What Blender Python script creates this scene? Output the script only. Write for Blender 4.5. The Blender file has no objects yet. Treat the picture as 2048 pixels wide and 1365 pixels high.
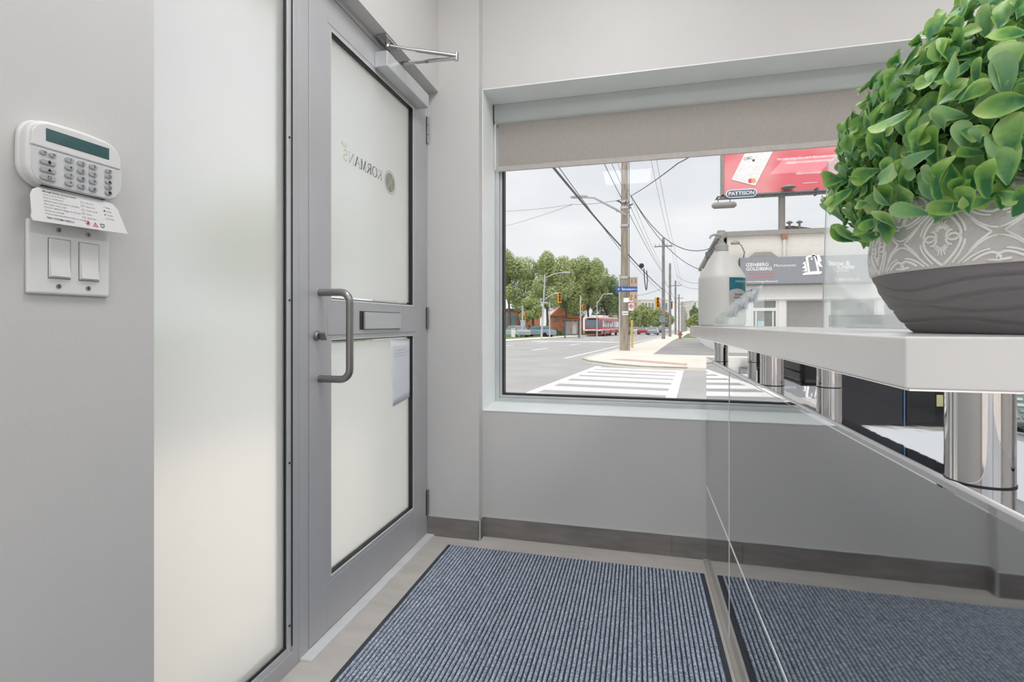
import bpy, bmesh, math, random
from math import sin, cos, pi, radians, atan2, sqrt
from mathutils import Vector, Matrix
random.seed(7)
C = bpy.context.scene.collection
SC = bpy.context.scene

# ---------------------------------------------------------------- camera, world, sun, exposure
CAM_H, YAW, FPX = 1.04, radians(14.1), 1012.0
cam_d = bpy.data.cameras.new('camera'); cam = bpy.data.objects.new('camera', cam_d); C.objects.link(cam)
cam.location = (0, 0, CAM_H); cam.rotation_euler = (pi / 2, 0, YAW)
cam_d.sensor_width = 36; cam_d.lens = 36 * FPX / 2048
cam_d.shift_y = -(682.5 - 647) / 2048; cam_d.clip_start = .02; cam_d.clip_end = 2000
SC.camera = cam
SC.view_settings.view_transform = 'Standard'; SC.view_settings.look = 'None'
SC.view_settings.gamma = 1; SC.view_settings.use_curve_mapping = False
SC.view_settings.exposure = 0.0
SUN_E, SKY_E, FILL_E = 2.3, 1.0, 10.0

w = bpy.data.worlds.new('overcast_sky'); SC.world = w; w.use_nodes = True
nt = w.node_tree; nt.nodes.clear()
out = nt.nodes.new('ShaderNodeOutputWorld'); bg = nt.nodes.new('ShaderNodeBackground')
tc = nt.nodes.new('ShaderNodeTexCoord'); mp = nt.nodes.new('ShaderNodeMapping'); mp.inputs['Scale'].default_value = (1.6, 1.6, 5)
no = nt.nodes.new('ShaderNodeTexNoise'); no.inputs['Scale'].default_value = 1.7; no.inputs['Detail'].default_value = 5; no.inputs['Roughness'].default_value = .45
cr = nt.nodes.new('ShaderNodeValToRGB')
cr.color_ramp.elements[0].position = .34; cr.color_ramp.elements[0].color = (.79, .81, .855, 1)
cr.color_ramp.elements[1].position = .66; cr.color_ramp.elements[1].color = (.97, .975, .985, 1)
nt.links.new(tc.outputs['Generated'], mp.inputs['Vector']); nt.links.new(mp.outputs[0], no.inputs['Vector'])
nt.links.new(no.outputs['Fac'], cr.inputs[0]); nt.links.new(cr.outputs[0], bg.inputs[0])
bg.inputs[1].default_value = SKY_E; nt.links.new(bg.outputs[0], out.inputs[0])

sun_d = bpy.data.lights.new('sun', 'SUN'); sun = bpy.data.objects.new('sun', sun_d); C.objects.link(sun)
sun_d.energy = SUN_E; sun_d.angle = radians(45); sun_d.color = (1, .97, .93)
sun.rotation_euler = (radians(29), 0, radians(-25))

# ---------------------------------------------------------------- materials
def lin(c):
    return tuple((v / 255 / 12.92) if v / 255 <= .04045 else ((v / 255 + .055) / 1.055) ** 2.4 for v in c)
MATS = {}
def mat(name, rgb, rough=.5, metal=0, var=.04, vscale=8, bump=0, bscale=40, spec=.5, stretch=None, coat=0, trans=0, emit=0, alpha=None):
    if name in MATS: return MATS[name]
    m = bpy.data.materials.new(name); m.use_nodes = True; n = m.node_tree; b = n.nodes['Principled BSDF']
    c = lin(rgb); b.inputs['Roughness'].default_value = rough; b.inputs['Metallic'].default_value = metal
    b.inputs['Specular IOR Level'].default_value = spec; b.inputs['Coat Weight'].default_value = coat
    b.inputs['Transmission Weight'].default_value = trans
    t = n.nodes.new('ShaderNodeTexCoord'); mp = n.nodes.new('ShaderNodeMapping'); n.links.new(t.outputs['Object'], mp.inputs[0])
    if stretch: mp.inputs['Scale'].default_value = stretch
    nz = n.nodes.new('ShaderNodeTexNoise'); nz.inputs['Scale'].default_value = vscale; nz.inputs['Detail'].default_value = 4
    n.links.new(mp.outputs[0], nz.inputs['Vector'])
    r = n.nodes.new('ShaderNodeValToRGB')
    r.color_ramp.elements[0].position = .3; r.color_ramp.elements[1].position = .7
    r.color_ramp.elements[0].color = tuple(max(0, v * (1 - var * 2)) for v in c) + (1,)
    r.color_ramp.elements[1].color = tuple(min(1, v * (1 + var * 2)) for v in c) + (1,)
    n.links.new(nz.outputs['Fac'], r.inputs[0]); n.links.new(r.outputs[0], b.inputs['Base Color'])
    if bump:
        n2 = n.nodes.new('ShaderNodeTexNoise'); n2.inputs['Scale'].default_value = bscale; n2.inputs['Detail'].default_value = 3
        n.links.new(mp.outputs[0], n2.inputs['Vector'])
        bm = n.nodes.new('ShaderNodeBump'); bm.inputs['Strength'].default_value = bump; bm.inputs['Distance'].default_value = .01
        n.links.new(n2.outputs['Fac'], bm.inputs['Height']); n.links.new(bm.outputs[0], b.inputs['Normal'])
    if emit:
        b.inputs['Emission Color'].default_value = c + (1,); b.inputs['Emission Strength'].default_value = emit
    MATS[name] = m
    return m
wall_m = mat('wall_paint', (207, 205, 202), .6, var=.012, vscale=2, bump=.05, bscale=180)
white_m = mat('white_gloss_paint', (242, 246, 245), .35, var=.01)
ceil_m = mat('ceiling_white', (225, 224, 222), .8, var=.01)
alu = mat('grey_aluminium', (188, 188, 190), .42, .25, var=.02, vscale=3)
alu_l = mat('light_aluminium', (200, 203, 203), .4, .35, var=.02)
gasket = mat('black_gasket', (28, 29, 33), .5, var=.02)
steel = mat('brushed_steel', (150, 148, 145), .33, .9, var=.04, bscale=60)
chrome = mat('polished_chrome', (205, 203, 203), .04, 1, var=.01)
darkm = mat('dark_plastic', (26, 27, 31), .35, var=.05)
grout = mat('grout', (208, 203, 196), .9, var=.05)
tile_m = mat('floor_tile', (198, 193, 186), .35, var=.04, vscale=5, stretch=(1, 3, 1))
base_m = mat('skirting_tile', (132, 127, 124), .45, var=.09, vscale=6, stretch=(1, 1, 5))
rubber = mat('mat_rubber', (62, 66, 76), .7, var=.05)
wht_pl = mat('white_plastic', (226, 225, 223), .32, var=.01)
key_pl = mat('grey_key', (172, 175, 178), .4, var=.02)
lcd_m = mat('lcd_teal', (52, 92, 95), .15, var=.06, vscale=30, coat=1)
ink = mat('black_ink', (30, 30, 32), .6)
ink_g = mat('grey_ink', (110, 110, 115), .6)
ink_r = mat('red_ink', (205, 50, 55), .6)
ink_w = mat('white_ink', (245, 245, 245), .5)
paper = mat('paper', (226, 229, 234), .7, var=.01)
counter_m = mat('white_counter', (226, 224, 221), .18, var=.01)

def mirror_mat(name, rgb, rough, wave, scale):
    m = bpy.data.materials.new(name); m.use_nodes = True; n = m.node_tree; b = n.nodes['Principled BSDF']
    b.inputs['Base Color'].default_value = lin(rgb) + (1,); b.inputs['Metallic'].default_value = 1; b.inputs['Roughness'].default_value = rough
    t = n.nodes.new('ShaderNodeTexCoord'); nz = n.nodes.new('ShaderNodeTexNoise'); nz.inputs['Scale'].default_value = scale; nz.inputs['Detail'].default_value = 2
    n.links.new(t.outputs['Object'], nz.inputs['Vector'])
    bm = n.nodes.new('ShaderNodeBump'); bm.inputs['Strength'].default_value = wave; bm.inputs['Distance'].default_value = .01
    n.links.new(nz.outputs['Fac'], bm.inputs['Height']); n.links.new(bm.outputs[0], b.inputs['Normal'])
    MATS[name] = m; return m
panel_m = mirror_mat('dark_mirror_panel', (194, 196, 197), .03, .012, 9)
panel2_m = mirror_mat('dark_mirror_panel_far', (208, 210, 210), .02, .006, 9)
top_m = mirror_mat('mirror_worktop', (225, 226, 228), .02, .012, 16)

def glass_mat(name, tint=(1, 1, 1), gloss=.06, haze=0.0):
    m = bpy.data.materials.new(name); m.use_nodes = True; n = m.node_tree; n.nodes.clear()
    o = n.nodes.new('ShaderNodeOutputMaterial'); tr = n.nodes.new('ShaderNodeBsdfTransparent'); tr.inputs[0].default_value = tint + (1,)
    gl = n.nodes.new('ShaderNodeBsdfGlossy'); gl.inputs['Roughness'].default_value = .01
    fr = n.nodes.new('ShaderNodeFresnel'); fr.inputs[0].default_value = 1.45
    mu = n.nodes.new('ShaderNodeMath'); mu.operation = 'MULTIPLY'; mu.inputs[1].default_value = gloss * 10
    n.links.new(fr.outputs[0], mu.inputs[0])
    mx = n.nodes.new('ShaderNodeMixShader'); n.links.new(mu.outputs[0], mx.inputs[0]); n.links.new(tr.outputs[0], mx.inputs[1]); n.links.new(gl.outputs[0], mx.inputs[2])
    last = mx
    if haze:
        df = n.nodes.new('ShaderNodeBsdfDiffuse'); df.inputs[0].default_value = (.9, .92, .92, 1)
        tl = n.nodes.new('ShaderNodeBsdfTranslucent'); tl.inputs[0].default_value = (.9, .92, .92, 1)
        a = n.nodes.new('ShaderNodeAddShader'); n.links.new(df.outputs[0], a.inputs[0]); n.links.new(tl.outputs[0], a.inputs[1])
        m2 = n.nodes.new('ShaderNodeMixShader'); m2.inputs[0].default_value = haze
        n.links.new(mx.outputs[0], m2.inputs[1]); n.links.new(a.outputs[0], m2.inputs[2]); last = m2
    n.links.new(last.outputs[0], o.inputs[0]); MATS[name] = m; return m
pane_m = glass_mat('window_glass', (.985, .99, .99), .03)
acryl_m = glass_mat('clear_acrylic', (.97, .98, .98), .05, .10)
screen_m = glass_mat('acrylic_screen', (.96, .975, .97), .05, .10)  # white haze stands in for the pale reflection in the sheet

def frosted(name, tint, rough=.36, trans=.72):
    m = bpy.data.materials.new(name); m.use_nodes = True; n = m.node_tree; n.nodes.clear()
    o = n.nodes.new('ShaderNodeOutputMaterial')
    tl = n.nodes.new('ShaderNodeBsdfTranslucent'); tl.inputs[0].default_value = tint + (1,)
    rf = n.nodes.new('ShaderNodeBsdfGlass'); rf.inputs['Roughness'].default_value = rough; rf.inputs['IOR'].default_value = 1.2; rf.inputs[0].default_value = (1, 1, 1, 1)
    mx = n.nodes.new('ShaderNodeMixShader'); mx.inputs[0].default_value = trans
    n.links.new(tl.outputs[0], mx.inputs[1]); n.links.new(rf.outputs[0], mx.inputs[2])
    df = n.nodes.new('ShaderNodeBsdfDiffuse'); df.inputs[0].default_value = (.85, .87, .85, 1)
    m2 = n.nodes.new('ShaderNodeMixShader'); m2.inputs[0].default_value = .12
    n.links.new(mx.outputs[0], m2.inputs[1]); n.links.new(df.outputs[0], m2.inputs[2])
    n.links.new(m2.outputs[0], o.inputs[0]); MATS[name] = m; return m
frost_m = frosted('frosted_film', (.98, 1, .98))

def fabric_mat():
    m = bpy.data.materials.new('blind_fabric'); m.use_nodes = True; n = m.node_tree; n.nodes.clear()
    o = n.nodes.new('ShaderNodeOutputMaterial')
    t = n.nodes.new('ShaderNodeTexCoord'); mp = n.nodes.new('ShaderNodeMapping'); mp.inputs['Scale'].default_value = (300, 1, 60)
    nz = n.nodes.new('ShaderNodeTexNoise'); nz.inputs['Scale'].default_value = 1
    r = n.nodes.new('ShaderNodeValToRGB'); r.color_ramp.elements[0].color = lin((188, 182, 176)) + (1,); r.color_ramp.elements[1].color = lin((208, 203, 197)) + (1,)
    n.links.new(t.outputs['Object'], mp.inputs[0]); n.links.new(mp.outputs[0], nz.inputs[0]); n.links.new(nz.outputs['Fac'], r.inputs[0])
    df = n.nodes.new('ShaderNodeBsdfDiffuse'); tl = n.nodes.new('ShaderNodeBsdfTranslucent')
    n.links.new(r.outputs[0], df.inputs[0]); n.links.new(r.outputs[0], tl.inputs[0])
    mx = n.nodes.new('ShaderNodeMixShader'); mx.inputs[0].default_value = .42
    n.links.new(df.outputs[0], mx.inputs[1]); n.links.new(tl.outputs[0], mx.inputs[2]); n.links.new(mx.outputs[0], o.inputs[0]); return m
fabric_m = fabric_mat()

# ---------------------------------------------------------------- mesh helpers
class MB:
    def __init__(s): s.bm = bmesh.new()
    def box(s, a, b):
        x0, y0, z0 = (min(a[i], b[i]) for i in range(3)); x1, y1, z1 = (max(a[i], b[i]) for i in range(3))
        v = [s.bm.verts.new(p) for p in ((x0,y0,z0),(x1,y0,z0),(x1,y1,z0),(x0,y1,z0),(x0,y0,z1),(x1,y0,z1),(x1,y1,z1),(x0,y1,z1))]
        for f in ((3,2,1,0),(4,5,6,7),(0,1,5,4),(1,2,6,5),(2,3,7,6),(3,0,4,7)): s.bm.faces.new([v[i] for i in f])
        return s
    def obox(s, c, ax, ay, az):            # centre and three half-axis vectors
        c, ax, ay, az = map(Vector, (c, ax, ay, az))
        v = [s.bm.verts.new(c + ax*i + ay*j + az*k) for k in (-1,1) for i, j in ((-1,-1),(1,-1),(1,1),(-1,1))]
        for f in ((3,2,1,0),(4,5,6,7),(0,1,5,4),(1,2,6,5),(2,3,7,6),(3,0,4,7)): s.bm.faces.new([v[i] for i in f])
        return s
    def tube(s, pts, r, n=10, cap=True):
        pts = [Vector(p) for p in pts]; rs = r if isinstance(r, (list, tuple)) else [r] * len(pts)
        rings = []; ref = None
        for i, p in enumerate(pts):
            d = (pts[min(i+1, len(pts)-1)] - pts[max(i-1, 0)]).normalized()
            if ref is None:
                ref = d.orthogonal().normalized()
            ref = (ref - d * ref.dot(d)).normalized(); q = d.cross(ref)
            rings.append([s.bm.verts.new(p + (ref*cos(2*pi*k/n) + q*sin(2*pi*k/n)) * rs[i]) for k in range(n)])
        for a, b in zip(rings, rings[1:]):
            for k in range(n): s.bm.faces.new((a[k], a[(k+1)%n], b[(k+1)%n], b[k]))
        if cap:
            s.bm.faces.new(rings[0][::-1]); s.bm.faces.new(rings[-1])
        return s
    def lathe(s, prof, c=(0,0,0), n=32, fn=None):
        c = Vector(c); rings = []
        for r, z in prof:
            ring = []
            for k in range(n):
                a = 2*pi*k/n; rr = fn(r, z, a) if fn else r
                ring.append(s.bm.verts.new(c + Vector((rr*cos(a), rr*sin(a), z))))
            rings.append(ring)
        for a, b in zip(rings, rings[1:]):
            for k in range(n): s.bm.faces.new((a[k], a[(k+1)%n], b[(k+1)%n], b[k]))
        s.bm.faces.new(rings[0][::-1]); s.bm.faces.new(rings[-1])
        return s
    def prism(s, poly, ext):                # polygon of 3-D points extruded by a vector
        poly = [Vector(p) for p in poly]; ext = Vector(ext)
        a = [s.bm.verts.new(p) for p in poly]; b = [s.bm.verts.new(p + ext) for p in poly]
        s.bm.faces.new(a[::-1]); s.bm.faces.new(b)
        for i in range(len(a)):
            j = (i+1) % len(a); s.bm.faces.new((a[i], a[j], b[j], b[i]))
        return s
    def quad(s, *p):
        s.bm.faces.new([s.bm.verts.new(q) for q in p]); return s
    def build(s, name, m, parent=None, smooth=False, bevel=0, seg=2):
        bmesh.ops.recalc_face_normals(s.bm, faces=s.bm.faces)
        me = bpy.data.meshes.new(name); s.bm.to_mesh(me); s.bm.free()
        if m: me.materials.append(m)
        o = bpy.data.objects.new(name, me); C.objects.link(o)
        if parent is not None:
            o.parent = parent; o.matrix_parent_inverse = parent.matrix_world.inverted() if False else Matrix.Translation(-parent_loc(parent))
        if smooth:
            for p in me.polygons: p.use_smooth = True
            if smooth != 'all': me.set_sharp_from_angle(angle=radians(40))
        if bevel:
            md = o.modifiers.new('bevel', 'BEVEL'); md.width = bevel; md.segments = seg; md.limit_method = 'ANGLE'
        return o
def parent_loc(p):
    v = Vector((0, 0, 0))
    while p is not None:
        v += p.location + (p.matrix_parent_inverse.translation if p.parent else Vector((0, 0, 0))); p = p.parent
    return v
def empty(name, loc=(0, 0, 0)):
    o = bpy.data.objects.new(name, None); C.objects.link(o); o.location = loc; o.empty_display_size = .05; return o
def tag(o, label, cat, group=None):
    o['label'] = label; o['category'] = cat
    if group: o['group'] = group
    return o
def thing(name, label, cat, loc=(0, 0, 0), group=None): return tag(empty(name, loc), label, cat, group)
def struct(o): o['kind'] = 'structure'; return o
def stuff(o): o['kind'] = 'stuff'; return o
def text(name, s, org, right, up, size, m, parent=None, align='LEFT', depth=.0004, bold=0):
    cu = bpy.data.curves.new(name, 'FONT'); cu.body = s; cu.size = 1; cu.align_x = align; cu.align_y = 'CENTER'; cu.extrude = 0.0; cu.offset = bold; cu.resolution_u = 3
    tmp = bpy.data.objects.new(name + '_tmp', cu); C.objects.link(tmp)
    dg = bpy.context.evaluated_depsgraph_get(); me = bpy.data.meshes.new_from_object(tmp.evaluated_get(dg))
    bpy.data.objects.remove(tmp)
    right = Vector(right).normalized(); up = Vector(up).normalized(); nrm = right.cross(up); org = Vector(org)
    for v in me.vertices: v.co = org + right * v.co.x * size + up * v.co.y * size
    me.materials.clear(); me.materials.append(m); me.name = name
    o = bpy.data.objects.new(name, me); C.objects.link(o)
    if parent is not None: o.parent = parent; o.matrix_parent_inverse = Matrix.Translation(-parent_loc(parent))
    return o

# ================================================================ THE ROOM
YW, XD = 2.37, -1.01            # window wall, door plane
PX, PY = -.745, 2.315           # pilaster corner
XW = -.9525                     # left wall face
WT, WB, WR, YO = 2.186, .611, 2.35, 2.67
XR, YB, ZC = 3.3, -2.2, 2.95
# floor slab and its tiles
fl = struct(MB().box((XD - .25, YB, -.14), (XR, YO, -.0008)).build('floor', grout))
def tile_part(a, b): return MB().box(a, b).build('tile', tile_m, fl)
xs = [-1.008, -1.008 + .297] + [-.71 + .2835 * i for i in range(1, 9)]
ys = [0.2, .6, 1.1, 1.7, 2.295, 2.368]
ys = [-.7, -.1, .5, 1.1, 1.7, 2.298, 2.368]
for i in range(len(xs) - 1):
    for j in range(len(ys) - 1):
        if xs[i] > .6: continue
        x0, x1, y1 = xs[i] + .001, xs[i+1] - .001, ys[j+1] - .001
        if i == 0 and j >= 4: y1 = min(y1, PY - .01)
        if ys[j] > PY - .02 and i == 0: continue
        tile_part((x0, ys[j] + .001, -.006), (x1, y1, 0))
tile_part((-.995, 2.262, -.006), (-.72, 2.30, .0002)) if False else None
# walls
struct(MB().box((XD - .3, YB, -.1), (XW, .817, ZC)).box((XD - .3, .817, 2.172), (XW, PY + .01, ZC)).build('wall_left', wall_m))
wf = MB().box((XD - .3, PY, -.1), (PX, YO, ZC)).box((PX, YW, -.1), (WR, YO, WB)).box((PX, YW, WT), (WR, YO, ZC)).box((WR, YW, -.1), (XR, YO, ZC))
struct(wf.build('wall_front', wall_m))
struct(MB().box((XR, YB, -.1), (XR + .2, YO, ZC)).build('wall_right', wall_m))
BX0, BX1, BZ0, BZ1 = -.75, 2.9, .25, 2.6
struct(MB().box((XD - .3, YB - .2, -.1), (BX0, YB, ZC)).box((BX1, YB - .2, -.1), (XR + .2, YB, ZC)).box((BX0, YB - .2, -.1), (BX1, YB, BZ0)).box((BX0, YB - .2, BZ1), (BX1, YB, ZC)).build('wall_back', wall_m))
wb = struct(empty('added_window_3'))                 # unseen shopfront window added behind the camera to let in light
for x0_, x1_ in ((BX0, 1.05), (1.05, BX1)):
    MB().box((x0_, YB - .14, BZ0), (x0_ + .05, YB - .06, BZ1)).box((x1_ - .05, YB - .14, BZ0), (x1_, YB - .06, BZ1)).box((x0_ + .05, YB - .14, BZ0), (x1_ - .05, YB - .06, BZ0 + .05)).box((x0_ + .05, YB - .14, BZ1 - .05), (x1_ - .05, YB - .06, BZ1)).build('frame', alu, wb, bevel=.003)
    MB().box((x0_ + .05, YB - .103, BZ0 + .05), (x1_ - .05, YB - .097, BZ1 - .05)).build('pane', pane_m, wb)
struct(MB().box((XD - .3, YB - .2, ZC), (XR + .2, YO, ZC + .25)).build('ceiling', ceil_m))
# white reveal boards round the window
rv = struct(empty('trim_1'))
MB().prism([(PX, YW - .002, WB), (WR, YW - .002, WB), (WR, YW - .002, WB + .004), (PX, YW - .002, WB + .004)], (0, .25, .012)).build('sill_board', white_m, rv)
MB().box((PX, YW - .001, WT - .003), (WR, 2.62, WT + .001)).build('head_lining', white_m, rv)
MB().box((PX - .001, YW - .001, WB), (PX + .003, 2.62, WT)).build('side_lining', white_m, rv)
# skirting tiles
bf = struct(empty('baseboard_front'))
bx = [PX + .008, -.10 - .04 + .285, .142 + .6, 1.35, 1.95, 2.5, 3.1]
bx = [PX + .008, .142, .742, 1.342, 1.942, 2.542, 3.14]
for a, b in zip(bx, bx[1:]): MB().box((a, YW - .009, 0), (b - .0015, YW, .094)).build('skirting_tile', base_m, bf)
MB().box((XD + .005, PY - .009, 0), (PX + .008, PY, .094)).build('skirting_tile', base_m, bf)
MB().box((PX, PY - .009, 0), (PX + .009, YW, .094)).build('skirting_tile', base_m, bf)
MB().box((PX + .003, PY - .0105, 0), (PX + .0105, PY - .002, .096)).build('corner_strip', alu_l, bf)
MB().box((PX, YW - .0105, .094), (3.1, YW, .0965)).box((XD + .005, PY - .0105, .094), (PX + .01, PY, .0965)).build('top_bead', alu_l, bf)

# ---- the window
wn = struct(empty('window_1'))
FX, FB, FT, FY = PX + .003, .624, 2.18, 2.585
def ring(name, x0, x1, z0, z1, y0, y1, t, m, par, bevel=0):
    return MB().box((x0, y0, z0), (x0 + t, y1, z1)).box((x1 - t, y0, z0), (x1, y1, z1)).box((x0 + t, y0, z0), (x1 - t, y1, z0 + t)).box((x0 + t, y0, z1 - t), (x1 - t, y1, z1)).build(name, m, par, bevel=bevel)
ring('outer_frame', FX, WR, FB, FT, FY, 2.66, .022, alu_l, wn, .002)
ring('inner_frame', FX + .022, WR - .022, FB + .022, FT - .022, FY + .012, 2.65, .013, alu_l, wn, .002)
ring('gasket', FX + .035, WR - .035, FB + .035, FT - .035, FY + .018, 2.645, .008, gasket, wn)
MB().box((FX + .04, 2.622, FB + .04), (WR - .04, 2.628, FT - .04)).build('pane', pane_m, wn)

# ---- sidelight
sl = struct(empty('window_2'))
MB().box((-1.07, .817, 0), (XD, 1.343, .052)).build('bottom_rail', alu, sl, bevel=.002)
MB().box((-1.07, 1.315, .05), (XD, 1.343, 2.172)).build('mullion', alu, sl, bevel=.002)
MB().box((-1.055, 1.296, .052), (XD - .004, 1.315, 2.172)).box((-1.055, .817, .052), (XD - .004, 1.296, .07)).build('glazing_stop', alu_l, sl, bevel=.0015)
MB().box((-1.045, 1.313, .07), (XD - .0005, 1.3165, 2.172)).build('stop_groove', gasket, sl)
MB().box((-1.05, 1.2885, .07), (XD - .009, 1.296, 2.172)).box((-1.05, .817, .07), (XD - .008, 1.296, .077)).build('gasket', gasket, sl)
for z in (.135, .622, 1.109, 1.596, 2.08):
    o = MB().lathe([(.0035, 0), (.0035, .0015), (.002, .002)], (0, 0, 0), 10).build('screw', darkm, sl)
    o.location = (XD - .004, 1.305, z); o.rotation_euler = (0, pi/2, 0)
MB().box((-1.028, .70, .06), (-1.022, 1.292, 2.172)).build('frosted_pane', frost_m, sl)
MB().box((-1.2, .70, .0), (-1.03, .817, 2.172)).build('hidden_jamb', alu, sl)

# ---- entrance door
dr = struct(empty('door_1'))
X0, X1 = -1.055, XD              # leaf thickness
def dbox(name, y0, y1, z0, z1, m=alu, x0=X0, x1=X1, bevel=.0015, par=None): return MB().box((x0, y0, z0), (x1, y1, z1)).build(name, m, par or dr, bevel=bevel)
dbox('lock_stile', 1.393, 1.490, .012, 2.144); dbox('hinge_stile', 2.176, 2.298, .012, 2.144)
dbox('top_rail', 1.490, 2.176, 2.048, 2.144); dbox('bottom_rail', 1.490, 2.176, .012, .170); dbox('middle_rail', 1.490, 2.176, 1.0, 1.105, x1=X1 + .001)
def beads(z0, z1):
    y0, y1, t = 1.490, 2.176, .022
    b = MB().box((X0 + .01, y0, z0), (X1 - .0015, y0 + t, z1)).box((X0 + .01, y1 - t, z0), (X1 - .0015, y1, z1)).box((X0 + .01, y0 + t, z0), (X1 - .0015, y1 - t, z0 + t * .75)).box((X0 + .01, y0 + t, z1 - t * .75), (X1 - .0015, y1 - t, z1))
    b.build('glazing_bead', alu, dr, bevel=.001)
    y0 += t; y1 -= t; z0 += t * .75; z1 -= t * .75
    MB().box((X0 + .015, y1 - .008, z0), (X1 - .004, y1, z1)).box((X0 + .015, y0, z0), (X1 - .004, y1, z0 + .005)).box((X0 + .015, y0, z1 - .005), (X1 - .004, y1, z1)).build('gasket', gasket, dr)
    MB().box((X1 - .0030, y0, z0), (X1 - .0008, y0 + .0015, z1)).box((X1 - .0030, y1 - .0005, z0), (X1 - .0005, y1 + .002, z1)).box((X1 - .0030, y0, z0 - .0040), (X1 - .0005, y1, z0 + .0015)).box((X1 - .0030, y0, z1 - .0010), (X1 - .0005, y1, z1 + .0015)).build('bead_highlight', mat('highlight_paint', (228, 230, 230), .4), dr)  # pale strips painting in the highlight along the bead
    MB().box((-1.040, y0, z0), (-1.036, y1, z1)).build('clear_pane', pane_m, dr)
    return y0, y1, z0, z1
ya, yb, za, zb = beads(1.105, 2.048)
MB().box((-1.034, ya, za + .014), (-1.030, yb - .006, zb)).build('frosted_film', frost_m, dr)
ya, yb, za2, zb2 = beads(.170, 1.0)
MB().box((-1.034, ya, za2), (-1.030, yb - .006, zb2 - .012)).build('frosted_film', frost_m, dr)
# frame round the leaf
tf = struct(empty('trim_2'))
MB().box((-1.08, 1.3435, 0), (XD, 1.390, 2.172)).build('lock_jamb', alu, tf, bevel=.0015)
MB().box((-1.08, 2.301, 0), (XD, 2.315, 2.172)).build('hinge_jamb', alu, tf, bevel=.0015)
MB().box((-1.08, 1.39, 2.148), (XD, 2.301, 2.172)).build('head', alu, tf, bevel=.0015)
MB().box((-1.08, 1.35, -.005), (XD + .038, 2.31, .008)).build('threshold', mat('threshold_metal', (226, 227, 226), .5, .1), tf, bevel=.002)
MB().box((-1.079, 1.389, 0), (-1.06, 2.302, 2.17)).box((-1.079, 1.389, 0), (-1.078, 1.394, 2.17)) and None
MB().box((-1.10, .8, -.14), (XD - .001, 2.32, -.001)).build('subsill', alu, tf)
# hinges
for z0, z1 in ((1.92, 2.05), (1.012, 1.118), (.10, .224)):
    h = MB().box((XD, 2.292, z0), (XD + .003, 2.303, z1))
    h.tube([(XD + .007, 2.3015, z0), (XD + .007, 2.3015, z0 + (z1 - z0) * .32)], .0055, 10).tube([(XD + .007, 2.3015, z0 + (z1 - z0) * .34), (XD + .007, 2.3015, z0 + (z1 - z0) * .66)], .0055, 10).tube([(XD + .007, 2.3015, z0 + (z1 - z0) * .68), (XD + .007, 2.3015, z1)], .0055, 10)
    h.build('hinge', steel, dr, smooth=True)
# pull handle: a bent bar
def arc(c, r, a0, a1, n=8): return [(c[0] + r * cos(a0 + (a1 - a0) * i / n), c[1], c[2] + r * sin(a0 + (a1 - a0) * i / n)) for i in range(n + 1)]
xh, yh, zt, zb_, rr = -.900, 1.447, 1.140, .859, .034
pts = [(XD, yh, zt)] + arc((xh - rr, yh, zt - rr), rr, pi/2, 0) + arc((xh - rr, yh, zb_ + rr), rr, 0, -pi/2) + [(XD, yh, zb_)]
MB().tube(pts, .0118, 20).build('pull_handle', steel, dr, smooth=True)
# thumb turn
tt = MB().tube([(XD, 1.428, 1.0), (XD + .006, 1.428, 1.0), (XD + .012, 1.428, 1.0)], [.0155, .0155, .012], 20).build('lock_rose', steel, dr, smooth=True)
MB().obox((XD + .022, 1.431, .998), (.012, 0, 0), (0, .0032, .002), (0, -.007, .012)).build('thumb_turn', steel, tt, bevel=.002)
# letter slot
MB().box((XD, 1.689, 1.016), (XD + .003, 2.012, 1.086)).build('slot_opening', darkm, dr)
MB().box((XD + .003, 1.712, 1.018), (XD + .012, 2.006, 1.083)).build('slot_flap', alu_l, dr, bevel=.0015)
# door closer
dc = empty('door_closer'); dc.parent = dr
MB().box((XD, 1.80, 2.048), (-.955, 2.205, 2.11)).build('closer_cover', alu_l, dc, bevel=.003)
MB().tube([(-.985, 1.93, 2.11), (-.985, 1.93, 2.125)], .013, 16).obox((-.855, 1.938, 2.122), (.132, .010, 0), (-.001, .010, 0), (0, 0, .0028)).build('closer_arm', chrome, dc)
MB().tube([(-.972, 1.835, 2.150), (-.90, 1.866, 2.141), (-.85, 1.888, 2.138)], .0055, 10).tube([(-.87, 1.879, 2.139), (-.722, 1.944, 2.130)], .0078, 10).tube([(-.722, 1.946, 2.112), (-.722, 1.946, 2.142)], .009, 12).build('closer_rod', chrome, dc, smooth=True)
MB().box((-1.0, 1.79, 2.160), (-.955, 1.90, 2.172)).tube([(-.972, 1.835, 2.140), (-.972, 1.835, 2.162)], .010, 12).build('closer_bracket', chrome, dc)
# cut lettering on the upper glass, read from outside so mirrored here
film_d = mat('cut_letter_dark', (92, 96, 92), .3); film_g = mat('cut_letter_grey', (158, 160, 150), .3); film_w = mat('cut_letter_bright', (188, 194, 184), .4)  # solid tones paint in the outdoor light and dark seen through the cuts
def stroke(mb, pts, w, ox, oz, s, xx=-1.0285):
    for (a, b) in zip(pts, pts[1:]):
        d = Vector((b[0]-a[0], b[1]-a[1])); 
        if d.length < 1e-6: continue
        n_ = Vector((-d.y, d.x)).normalized() * w / 2
        q = [(a[0]+n_.x, a[1]+n_.y), (b[0]+n_.x, b[1]+n_.y), (b[0]-n_.x, b[1]-n_.y), (a[0]-n_.x, a[1]-n_.y)]
        mb.quad(*[(xx, ox - p[0]*s, oz + p[1]*s) for p in q])
T, t_ = .15, .055
def circ(cx, cy, rx, ry, a0=0, a1=2*pi, n=18): return [(cx + rx*cos(a0+(a1-a0)*i/n), cy + ry*sin(a0+(a1-a0)*i/n)) for i in range(n+1)]
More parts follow.
